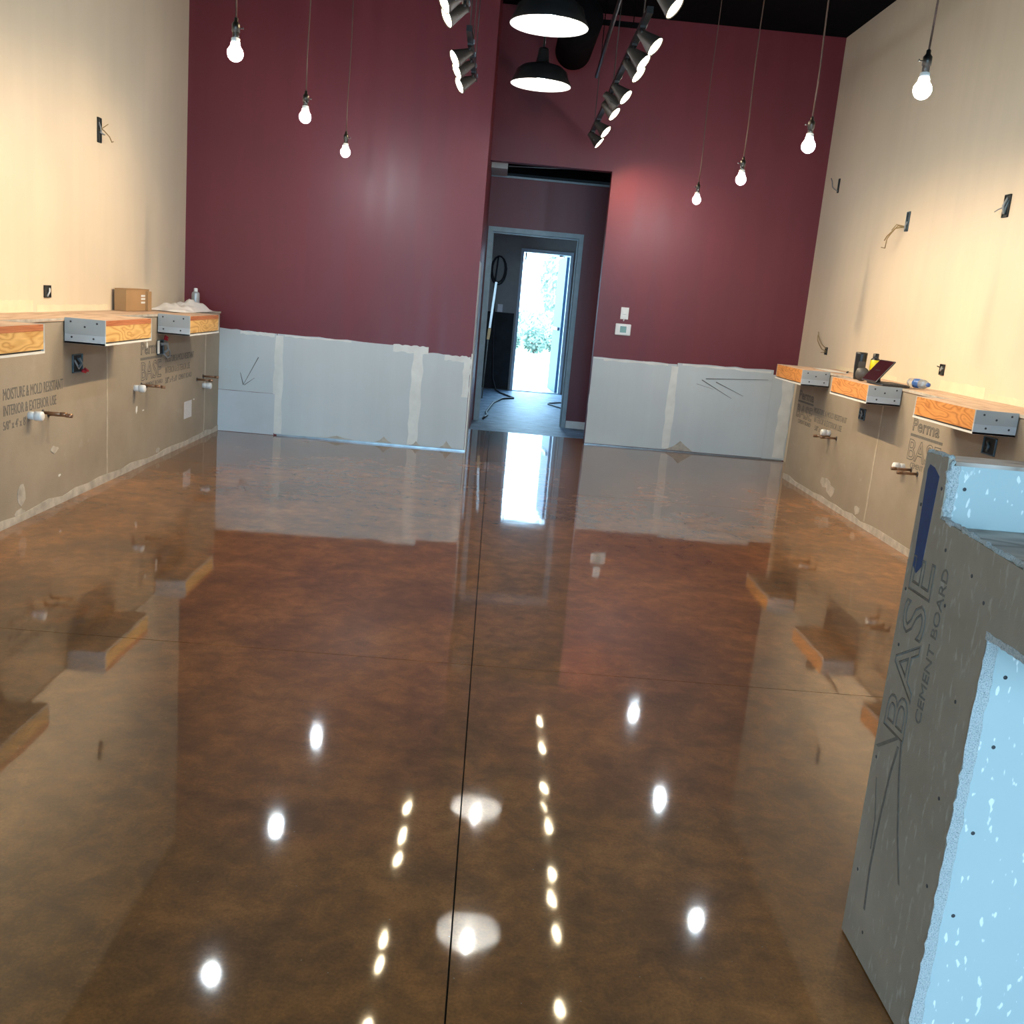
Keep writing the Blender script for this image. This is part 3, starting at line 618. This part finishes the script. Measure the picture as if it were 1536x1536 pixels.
for i in range(5):
    for j in range(9): obj('key', B((.045+.034*i, -.05+.031*j, .0142), (.073+.034*i, -.025+.031*j, .0185)), 'screw', kb)
t = thing('water_bottle', (2.97, 6.80, zr+.033), 'clear plastic water bottle with blue label lying on the ledge', 'bottle')
def clear():
    m, nt, b = newmat('clear_plastic'); b.inputs['Base Color'].default_value = (.85, .9, .93, 1); b.inputs['Roughness'].default_value = .08; b.inputs['Transmission Weight'].default_value = .75; b.inputs['IOR'].default_value = 1.3; return m
M['clear'] = clear()
ax = (.25, -1, 0)
obj('bottle_body', MB().lathe([(0, -.09), (.028, -.09), (.032, -.08), (.032, .06), (.022, .09), (.013, .10)], 18, (0, 0, 0), ax), 'clear', t); obj('label_band', MB().lathe([(.0323, -.03), (.0329, -.029), (.0329, .029), (.0323, .03)], 18, (0, 0, 0), ax), 'bluelabel', t)
obj('cap', MB().lathe([(.014, .098), (.015, .112), (0, .114)], 14, (0, 0, 0), ax), 'bluelabel', t)
o = obj('paper_scrap', MB().prism([(2.84, 8.25), (2.99, 8.22), (3.0, 8.78), (2.87, 8.80)], 2, zr-.0022, zr-.0008), 'pvc'); tag(o, 'flat white paper scrap on the ledge by the maroon wall', 'paper')
o = obj('marker_pen', MB().tube([(3.00, 8.30, zr+.004), (3.06, 8.44, zr+.004)], .007, 8), 'blackm'); tag(o, 'thin black marker pen lying on the ledge', 'pen')

# ---------------------------------------------------------------- bare-bulb pendants
def bulb_pendant(x, y, z, label, dy=0.0, sw=-1):
    t = thing('bulb_pendant', (x, y, z), label, 'pendant lamp', 'bare globe bulbs on cords')
    obj('bulb', MB().lathe([(0, -.036), (.012, -.034), (.0235, -.027), (.0315, -.016), (.0352, -.002), (.0335, .011), (.0275, .022), (.0215, .030), (.0195, .044)], 18), 'bulb', t)
    obj('bulb_collar', MB().lathe([(.0195, .043), (.0195, .062), (.016, .064)], 18), 'white', t)
    sk = obj('socket', MB().lathe([(.0145, .062), (.0145, .088), (.018, .090), (.018, .122), (.013, .128), (.009, .134), (.009, .146), (.005, .150), (0, .150)], 18), 'bronze', t)
    obj('switch_key', MB().tube([(sw*.016, 0, .106), (sw*.030, 0, .106), (sw*.034, 0, .107)], [.0025, .0025, .006], 8), 'bronze', sk)
    pts = [(.0, 0, .148)]; top = ZC-z
    for i in range(1, 9):
        f = i/8; pts.append((.006*math.sin(f*7+x), .006*math.cos(f*5+y)*f, .148+(top-.15)*f))
    obj('cord', MB().tube(pts, .0042, 6), 'cord', t)
    obj('canopy', MB().lathe([(0, top-.022), (.02, top-.022), (.05, top-.012), (.055, top-.0005), (0, top-.0005)], 18), 'blackm', t)
for (x, y, w) in ((-1.279, 4.745, 'cardboard-box side, furthest from the maroon wall'), (-1.268, 6.306, 'cardboard-box side, middle of its row'), (-1.245, 7.74, 'cardboard-box side, closest to the maroon wall')):
    bulb_pendant(x, y, 2.378, 'lit globe bulb on brown cord, '+w, sw=1)
for (x, y, z, w) in ((1.605, 4.11, 2.36, 'tablet side, furthest from the maroon wall'), (1.585, 5.50, 2.350, 'tablet side, third from the maroon wall'), (1.605, 7.08, 2.362, 'tablet side, second from the maroon wall'), (1.640, 8.83, 2.398, 'tablet side, closest to the maroon wall')):
    bulb_pendant(x, y, z, 'lit globe bulb on brown cord, '+w, sw=-1)

# ---------------------------------------------------------------- black dome pendants
def dome(x, y, z, label):
    t = thing('dome_pendant', (x, y, z), label, 'pendant lamp', 'black dome pendants')
    sh = obj('shade', MB().lathe([(.229, 0), (.231, .006), (.205, .055), (.192, .098), (.150, .130), (.085, .148), (.050, .152), (.050, .160)], 40), 'blackm', t)
    obj('shade_lining', MB().lathe([(.229, 0), (.222, .004), (.197, .055), (.184, .094), (.145, .124), (.080, .140), (.030, .142)], 40), 'white', t)
    obj('neck', MB().lathe([(.058, .150), (.050, .162), (.042, .215), (.038, .250), (.034, .262), (0, .262)], 24), 'blackm', t)
    obj('bulb', MB().lathe([(0, .030), (.016, .033), (.028, .045), (.032, .062), (.027, .082), (.016, .108), (.015, .142)], 18), 'pbulb', t)
    obj('stem', MB().tube([(0, 0, .26), (0, 0, ZC-z-.03)], .009, 10), 'blackm', t)
    obj('canopy', MB().lathe([(0, ZC-z-.03), (.03, ZC-z-.03), (.06, ZC-z-.01), (.06, ZC-z-.0005), (0, ZC-z-.0005)], 20), 'blackm', t)
dome(0.178, 7.90, 3.013, 'lit black dome pendant closer to the maroon wall, neck in view')
dome(0.156, 6.10, 2.968, 'lit black dome pendant further from the maroon wall, without its neck in view')

# ---------------------------------------------------------------- track lights
def track(name_label, p0, p1):
    p0, p1 = Vector(p0), Vector(p1); t = thing('light_track', p0, name_label, 'light track', 'black lighting tracks'); d = p1-p0; L = d.length; u = d.normalized()
    def at(k): return u*k
    side = u.cross(Vector((0, 0, 1))).normalized()*.018
    v = [a+b for a in (Vector((0, 0, 0)), d) for b in (side+Vector((0, 0, .018)), -side+Vector((0, 0, .018)), -side-Vector((0, 0, .018)), side-Vector((0, 0, .018)))]
    obj('rail', MB().add(v, [(0,1,2,3),(7,6,5,4),(0,4,5,1),(1,5,6,2),(2,6,7,3),(3,7,4,0)]), 'blackm', t)
    k = .12
    while k < L-.05:
        c = at(k); obj('connector', MB().tube([c-u*.03-side*.9, c+u*.03-side*.9], .011, 8), 'steel', t); k += .33
    for f in (.08, .5, .92):
        c = at(L*f); obj('hanger', MB().tube([c, c+Vector((0, 0, ZC-p0.z-u.z*L*f))], .004, 6), 'blackm', t)
TR0, TR1 = (0.745, 9.85, 3.02), (0.692, 5.78, 3.02)
track('black light track with seven heads facing the tablet side wall', TR0, TR1)
track('black light track piece with one head over the bar side', (0.69, 5.45, 3.02), (0.68, 4.0, 3.02))
track('short black light track with three heads on the cardboard-box side', (-0.324, 7.95, 3.02), (-0.324, 6.52, 3.02))
track('black light track piece furthest from maroon wall, cardboard-box side', (-0.328, 6.12, 3.02), (-0.335, 4.2, 3.02))
def head(x0, lens, n, label, power=1.0, cone=74, aim=None):
    # x0: track x at this head; lens: centre of the lens; n: facing direction
    c = Vector(lens); n = Vector(n).normalized(); topp = Vector((x0, lens[1]+.01, 3.0))
    t = thing('track_head', topp, label, 'spotlight', 'black track spotlights'); c = c-topp
    obj('adapter', B((-.016, -.035, -.012), (.016, .035, .0015)), 'blackm', t)
    back = c-n*.125
    obj('arm', MB().tube([(0, 0, -.008), (0, 0, -.03), tuple(back+n*.03)], .008, 8), 'blackm', t)
    hs = obj('housing', MB().lathe([(0, -.135), (.022, -.132), (.026, -.115), (.034, -.085), (.056, -.012), (.060, -.004), (.060, .003), (.056, .003), (.054, -.004)], 24, c, n), 'housing', t)
    obj('lens', MB().lathe([(0, .004), (.030, .0025), (.0545, -.002)], 24, c, n), 'lens', t)
    obj('thumb_screw', MB().tube([tuple(back+n*.05+Vector((0, -.03, -.02))), tuple(back+n*.05+Vector((0, -.045, -.03)))], .004, 6), 'steel', hs)
    l = bpy.data.lights.new('spot_beam', 'SPOT'); l.energy = TRACK_W*power; l.color = TRACK_C; l.spot_size = math.radians(cone); l.spot_blend = 1.0; l.shadow_soft_size = .022
    lo = bpy.data.objects.new('spot_beam', l); COL.objects.link(lo); lo.parent = t; lo.location = c+n*.012
    a = Vector(aim).normalized() if aim else Vector((.74 if n.x > 0 else -.78, -.18, -.58)).normalized()
    lo.rotation_mode = 'QUATERNION'; lo.rotation_quaternion = Vector((0, 0, -1)).rotation_difference(a)
RN = (.70, -.30, -.60)
for i, (x, y, n, w, aim) in enumerate(((.806, 9.55, (.70, -.16, -.58), 'last head at the maroon wall end', (.60, .55, -.58)), (.802, 8.95, RN, 'second head from the maroon wall end', None), (.782, 8.12, RN, 'third head from the maroon wall end', None), (.765, 7.79, (.74, .06, -.52), 'fourth head from the maroon wall end, nearly edge-on', None), (.788, 7.47, RN, 'fifth head from the maroon wall end', None), (.779, 6.75, RN, 'sixth head from the maroon wall end', None), (.765, 6.44, RN, 'seventh head from the maroon wall end', None), (.775, 6.04, RN, 'eighth head from the maroon wall end, widest lens', None))):
    head(.74-.013*(9.85-y), (x, y, 2.90), n, 'lit black track spotlight, tablet side, '+w, aim=aim)
head(.689, (.754, 5.285, 2.90), RN, 'lit black track spotlight, tablet side, alone on the nearer track piece')
LN = (-.80, -.30, -.50)
for (y, w) in ((7.61, 'last head at the maroon wall end'), (7.155, 'second head from the maroon wall end'), (6.82, 'third head from the maroon wall end'), (5.85, 'first head on the shorter-seen track piece'), (5.58, 'second head on the shorter-seen track piece'), (5.02, 'third head on the shorter-seen track piece')):
    head(-.325, (-.42, y, 2.90), LN, 'lit black track spotlight, cardboard-box side, '+w)

# ceiling clutter in the dark
o = obj('ceiling_conduit', MB().tube([(.641, 8.5, 3.243), (.656, 8.0, 3.40), (.70, 6.9, 3.72), (.73, 5.9, 4.16)], .016, 10), 'blackm'); tag(o, 'thick black conduit slanting down from the ceiling beside the long track', 'conduit')
t = thing('round_duct', (.50, 8.95, 3.74), 'matt black round duct end hanging under the ceiling behind the domes', 'duct')
obj('duct_pipe', MB().lathe([(0, -.20), (.165, -.20), (.17, -.19), (.17, .9), (0, .9)], 28, (0, 0, 0), (0, 1, 0)), 'black', t); obj('duct_strap', MB().tube([(0, .3, .17), (0, .3, .43)], .01, 6), 'black', t)
o = obj('strut_bar', B((.70, 9.48, 3.90), (1.05, 9.52, 3.94)), 'black'); tag(o, 'short black strut bar under the ceiling near the maroon wall', 'strut')
for x in (.74, 1.0): obj('strut_rod', MB().tube([(x, 9.5, 3.94), (x, 9.5, ZC)], .005, 6), 'black', o)

# ---------------------------------------------------------------- hall and rear room
fr = bpy.data.objects.new('door_1', None); COL.objects.link(fr); fr['kind'] = 'structure'; fr.location = (0.355, YH, 0)
for (x0, x1) in ((-.540, -.490), (.490, .540)): obj('jamb', B((x0, -.02, 0), (x1, .14, 2.1495)), 'framegrey', fr)
obj('head_jamb', B((-.540, -.02, 2.150), (.540, .14, 2.20)), 'framegrey', fr)
obj('stop', B((-.49, .05, 2.135), (.49, .08, 2.150)), 'framegrey', fr)
for (x0, x1) in ((-.490, -.476), (.476, .490)): obj('stop', B((x0, .05, 0), (x1, .08, 2.135)), 'framegrey', fr)
d2 = bpy.data.objects.new('door_2', None); COL.objects.link(d2); d2['kind'] = 'structure'; d2.location = (0.695, YREAR, 0)
for (x0, x1) in ((-.410, -.365), (.365, .410)): obj('jamb', B((x0, -.03, 0), (x1, .15, 2.1645)), 'rearframe', d2)
obj('head_jamb', B((-.410, -.03, 2.165), (.410, .15, 2.215)), 'rearframe', d2)
lf = obj('door_leaf', B((-.022, 0, .01), (.022, .87, 2.15)), 'doorblue', d2); lf.location = (.345, .17, 0); lf.rotation_euler = (0, 0, math.radians(5.0))
obj('push_bar', B((-.055, .12, 1.0), (-.0225, .75, 1.05)), 'steel', lf)
obj('closer_arm', MB().tube([(.28, .18, 2.155), (.20, .03, 2.15)], .012, 8), 'blackm', d2); obj('hold_open', MB().tube([(-.33, .05, 2.16), (-.33, .05, 2.05)], .012, 8), 'blackm', d2)
obj('threshold', B((-.365, -.03, -.0005), (.365, .16, .012)), 'steel', d2)
p = obj('wall_panel', B((-.78, YREAR-.012, .005), (.285-.03, YREAR, 1.21)), 'blackpanel'); tag(p, 'dark marbled panel covering the lower rear wall beside the back door', 'wall panel')
t = thing('wall_outlet', (.025, YREAR, 1.275), 'small white outlet plate above the dark rear panel', 'outlet')
obj('plate', B((-.04, -.008, -.06), (.04, 0, .06)), 'pvc', t, .002); obj('receptacle', B((-.018, -.011, -.035), (.018, -.007, .035)), 'white', t)
hp = []
for k in range(2):
    for i in range(17):
        a = math.pi*.55+2*math.pi*i/16; hp.append((-.045+(.10+.02*k)*math.cos(a), YREAR-.03-.012*k, 1.865-.02*k+(.20+.015*k)*math.sin(a)))
hp += [(-.09, YREAR-.04, 1.60), (-.06, YREAR-.04, 1.2), (-.03, YREAR-.05, .6), (.0, YREAR-.12, .18), (.06, YREAR-.35, .02), (.13, 15.0, .012), (.29, 14.5, .012), (.33, 14.35, .012), (.16, 14.1, .012), (.03, 13.4, .012), (-.01, 12.8, .012), (-.05, 12.2, .012), (-.03, 11.9, .012), (-.06, 11.7, .012), (-.075, 11.5, .012)]
o = obj('air_hose', MB().tube(hp, .013, 8), 'hose'); tag(o, 'black hose looped on the rear wall and trailing over the hall floor', 'hose')
o = obj('extension_cable', MB().tube([(1.3, 14.4, .010), (1.0, 14.25, .010), (.85, 14.05, .010), (.82, 13.92, .010), (.88, 13.75, .010), (.98, 13.5, .010), (1.15, 13.3, .010)], .009, 8), 'hose'); tag(o, 'short black cable loop on the hall floor by the door frame', 'cable')
t = thing('wall_strip', (-.11, 14.0, .84), 'narrow white strip with brown block end standing by the rear room wall', 'strip')
def lean(z0, z1, w, dx0, dx1, m, nm):
    obj(nm, MB().add([(dx0-w, -.01, z0), (dx0+w, -.01, z0), (dx0+w, .01, z0), (dx0-w, .01, z0), (dx1-w, -.01, z1), (dx1+w, -.01, z1), (dx1+w, .01, z1), (dx1-w, .01, z1)], [(0,3,2,1),(4,5,6,7),(0,1,5,4),(1,2,6,5),(2,3,7,6),(3,0,4,7)]), m, t)
lean(.16, .80, .016, .01, .05, 'white', 'strip'); lean(0, .155, .02, 0, .01, 'cardboard', 'end_block'); lean(-.84, -.002, .008, -.02, .0, 'bronze', 'pole')
t = thing('ceiling_box', (-.10, 10.9, 2.735), 'pale grey square box end above the hall doorway', 'box')
obj('body', B((-.095, -.25, 0), (.075, .38, .20)), 'drysoft2', t); obj('lid', B((-.098, -.253, .20), (.078, .383, .212)), 'framegrey', t)
o = obj('hall_conduit', MB().tube([(-.015, 10.95, 2.80), (1.1, 11.36, 2.90)], .005, 8), 'steel'); tag(o, 'thin pale conduit crossing above the hall doorway', 'conduit')

# ---------------------------------------------------------------- outdoors behind the rear door
struct('ground', B((-40, YREAR+.14, -.30), (40, 26.3, -.02)), 'paving')
struct('trim_2', B((-.6, YREAR+.17, -.02), (2.2, 17.8, 0.0)), 'paving')
struct('ground_far', B((-60, 26.3, -.30), (60, 120, -.03)), 'grass')
struct('ground_front', B((-40, -60, -.30), (40, YF-.15, -.05)), 'paving')
kb = struct('trim_1', B((-8, 26.25, -.05), (8, 26.40, .08)), 'paving')
def bush(x, y, r, h, label, m='leaf', cat='bush', name='shrub', z0=-.03, n=420, ls=.07, grp='shrubs behind the shop'):
    t = thing(name, (x, y, z0), label, cat, grp); mb = MB(); rnd = random.Random(int(x*100+y))
    for i in range(n):
        a, b, k = rnd.uniform(0, 6.283), rnd.uniform(-1, 1), rnd.uniform(.55, 1.0)**.5
        c = Vector((r*k*math.cos(a)*math.sqrt(1-b*b), r*k*math.sin(a)*math.sqrt(1-b*b), h*.55+h*.45*k*b))
        d1 = Vector((rnd.uniform(-1, 1), rnd.uniform(-1, 1), rnd.uniform(-1, 1))).normalized()*ls; d2 = d1.orthogonal().normalized()*ls*.5
        mb.add([c-d1, c+d2, c+d1, c-d2], [(0, 1, 2, 3)])
    f = obj('foliage', mesh_of(mb, 'foliage', m, False), m, t); f['kind'] = 'stuff'
    st = MB()
    for i in range(4):
        a = i*1.57; st.tube([(0, 0, 0), (.25*r*math.cos(a), .25*r*math.sin(a), h*.4), (.5*r*math.cos(a), .5*r*math.sin(a), h*.75)], [.03, .02, .008], 6)
    obj('stems', st, 'bark', t)
bush(1.08, 27.0, .34, .88, 'round pale shrub in the middle of the back-door view')
bush(.40, 27.9, .30, .66, 'lower pale shrub at the hinge-free side of the back door')
bush(1.70, 28.1, .34, .70, 'pale shrub partly hidden by the open door leaf')
for i, (x, y, r, h, w) in enumerate(((-.9, 32, 1.1, 1.3, 'wide hazy hedge clump at the far side of the yard'), (1.5, 35, 1.2, 1.2, 'hazy hedge clump under the far house'), (3.9, 32, 1.1, 1.3, 'hazy hedge clump hidden by the door leaf'))): bush(x, y, r, h, w, 'leaf2', n=520, ls=.12)
bush(2.7, 46, 0.9, 4.6, 'pale leafy tree beside the far house', 'leaf2', 'tree', 'tree', n=420, ls=.2, grp='trees behind the shop')
t = thing('far_house', (4.6, 52, -.03), 'pale far house with windows and a balcony seen through the back door', 'house')
obj('walls', B((-2.0, 0, 0), (3, 5, 3.1)), 'siding', t); obj('roof', MB().prism([(-2.3, 3.1), (3.3, 3.1), (.5, 4.6)], 1, -.3, 5.3), 'roofm', t)
for (x, z) in ((-1.75, 1.9), (-1.15, 1.9), (-1.75, .9), (-1.15, .9), (.2, 1.9), (1.4, 1.9)):
    w = obj('window', B((x-.02, -.03, z-.02), (x+.42, 0, z+.72)), 'siding', t); obj('pane', B((x+.03, -.05, z+.03), (x+.37, -.03, z+.67)), 'houseglass', w)
bal = obj('balcony', B((-2.2, -.7, 1.65), (-.5, 0, 1.75)), 'siding', t)
for i in range(9): obj('baluster', B((-2.18+.2*i, -.68, 1.75), (-2.14+.2*i, -.64, 2.15)), 'roofm', bal)
obj('balcony_rail', B((-2.2, -.70, 2.15), (-.5, -.62, 2.20)), 'siding', bal)

# ---------------------------------------------------------------- bar counter in the foreground
CX, CE = 0.945, 2.45
t = thing('bar_counter', (CX, 1.685, 0), 'unfinished bar counter with cement board end and pale blue drywall', 'counter')
def L3(y): return y-1.685
prof = [(2.058, 0.004), (2.060, .6), (2.060, 1.163), (1.958, 1.166), (1.951, 1.10), (1.947, 1.040), (1.80, 1.033), (1.60, 1.022), (1.36, 1.015), (1.36, .885), (1.672, .885), (1.685, .87), (1.683, .004)]
ep = obj('end_panel', MB().prism([(L3(a), b) for a, b in prof], 0, 0, .013), 'cementg', t)
obj('core', B((.014, L3(1.70), 0), (CE-CX, L3(2.055), 1.0)), 'drysoft', t)
obj('front_drywall', B((.006, L3(1.687), .004), (CE-CX, L3(1.699), .885)), 'bluedry', t)
obj('under_board', B((.014, L3(1.37), .885), (CE-CX, L3(1.70), .897)), 'bluedry', t)
obj('overhang_core', B((.014, L3(1.375), .898), (CE-CX, L3(1.70), 1.0)), 'drysoft', t)
obj('counter_top', B((.0135, L3(1.365), 1.0), (CE-CX, L3(1.948), 1.024)), 'plygrey', t)
obj('riser_core', B((.014, L3(1.962), 1.0), (CE-CX, L3(2.052), 1.150)), 'drysoft', t)
obj('riser_drywall', B((.010, L3(1.950), 1.0245), (CE-CX, L3(1.9615), 1.152)), 'bluedry', t)
obj('riser_top', B((.0135, L3(1.951), 1.1505), (CE-CX, L3(2.057), 1.160)), 'plygrey', t)
obj('back_drywall', B((.014, L3(2.0525), .004), (CE-CX, L3(2.060), 1.150)), 'drysoft', t)
def fuzzstrip(pts, w, nrm_axis, off, nm='edge_tape'):
    # ragged tape running along pts in the plane perpendicular to nrm_axis
    poly_a, poly_b = [], []
    n = len(pts)
    for i, (a, b) in enumerate(pts):
        q0 = pts[max(0, i-1)]; q1 = pts[min(n-1, i+1)]; dx, dz = q1[0]-q0[0], q1[1]-q0[1]; l = math.hypot(dx, dz) or 1; nx, nz = -dz/l, dx/l
        j0, j1 = random.uniform(.75, 1.2)*w/2, random.uniform(.75, 1.2)*w/2
        poly_a.append((a+nx*j0, b+nz*j0)); poly_b.append((a-nx*j1, b-nz*j1))
    return obj(nm, MB().prism(poly_a+poly_b[::-1], nrm_axis, off-.002, off), 'fuzz', t)
def seg(a, b, n): return [(a[0]+(b[0]-a[0])*i/n, a[1]+(b[1]-a[1])*i/n) for i in range(n+1)]
fuzzstrip(seg((.010, .005), (.011, .875), 60), .024, 1, L3(1.6825))
fuzzstrip(seg((.014, 1.028), (.013, 1.152), 16), .020, 1, L3(1.950))
# roughened top edges of the end panel
def edge_top(pts):
    mb = MB(); mb.tube([(random.uniform(.003, .012), L3(y)+random.uniform(-.002, .002), z+random.uniform(-.001, .002)) for y, z in pts], [random.uniform(.004, .008) for _ in pts], 6)
    obj('edge_tape', mb, 'fuzz', t)
edge_top(seg((2.058, 1.163), (1.960, 1.165), 14)); edge_top(seg((1.946, 1.040), (1.36, 1.016), 50)); edge_top(seg((1.955, 1.160), (1.948, 1.045), 14))
fuzzstrip(seg((L3(1.69), .878), (L3(1.40), .884), 24), .014, 0, .001)
# blue painter's tape, screws, marks, lettering on the end panel
ptp = [(2.041, 1.128), (2.034, 1.140), (2.012, 1.137), (1.984, 1.122), (1.990, .925), (2.010, .905), (2.030, .918)]
obj('painters_tape', MB().prism([(L3(a), b) for a, b in ptp], 0, -.0008, 0), 'tape', ep)
for (y, z) in ((2.045, .86), (1.90, .985), (1.78, .965), (1.86, .88), (2.03, .735), (1.75, .72), (2.04, .46), (1.72, .34), (1.74, .52), (2.03, .18), (1.95, .07), (1.965, 1.10), (1.72, .93), (2.045, 1.05)):
    obj('screw', MB().lathe([(0, .0006), (.004, .0006), (.004, 0)], 10, (0, L3(y), z), (-1, 0, 0)), 'screw', ep)
for (x, z) in ((.06, .83), (.035, .67), (.05, .55), (.045, .33), (.035, .12), (.045, 1.075)):
    pass
for (x, z, yy) in ((.055, .66, 1.687), (.050, .48, 1.687), (.045, .30, 1.687), (.050, .80, 1.687), (.040, 1.105, 1.950)):
    obj('screw', MB().lathe([(0, .0008), (.004, .0008), (.004, 0)], 10, (x, L3(yy), z), (0, -1, 0)), 'screw', t)
letter(ep, 'BASE', (-.0004, L3(1.925), .545), (0, 0, 1), (0, 1, 0), .105, .40, .0024, 'inkpale')
letter(ep, 'CEMENT BOARD', (-.0004, L3(1.868), .615), (0, 0, 1), (0, 1, 0), .027, .335, 0.0, 'inkpale')
def crack(pts, r):
    A, Bq = [], []
    for i, (y, z) in enumerate(pts): A.append((L3(y)-r, z)); Bq.append((L3(y)+r, z))
    obj('trowel_mark', MB().prism(A+Bq[::-1], 0, -.0006, 0), 'inkpale', ep)
crack([(1.945, .53), (1.958, .46), (1.968, .35), (1.972, .22), (1.962, .12)], .0045); crack([(1.935, .55), (1.915, .47), (1.875, .36), (1.83, .27)], .0045)
crack([(1.95, .55), (2.045, .485)], .007); crack([(2.02, .42), (1.99, .33), (1.985, .26)], .0025)
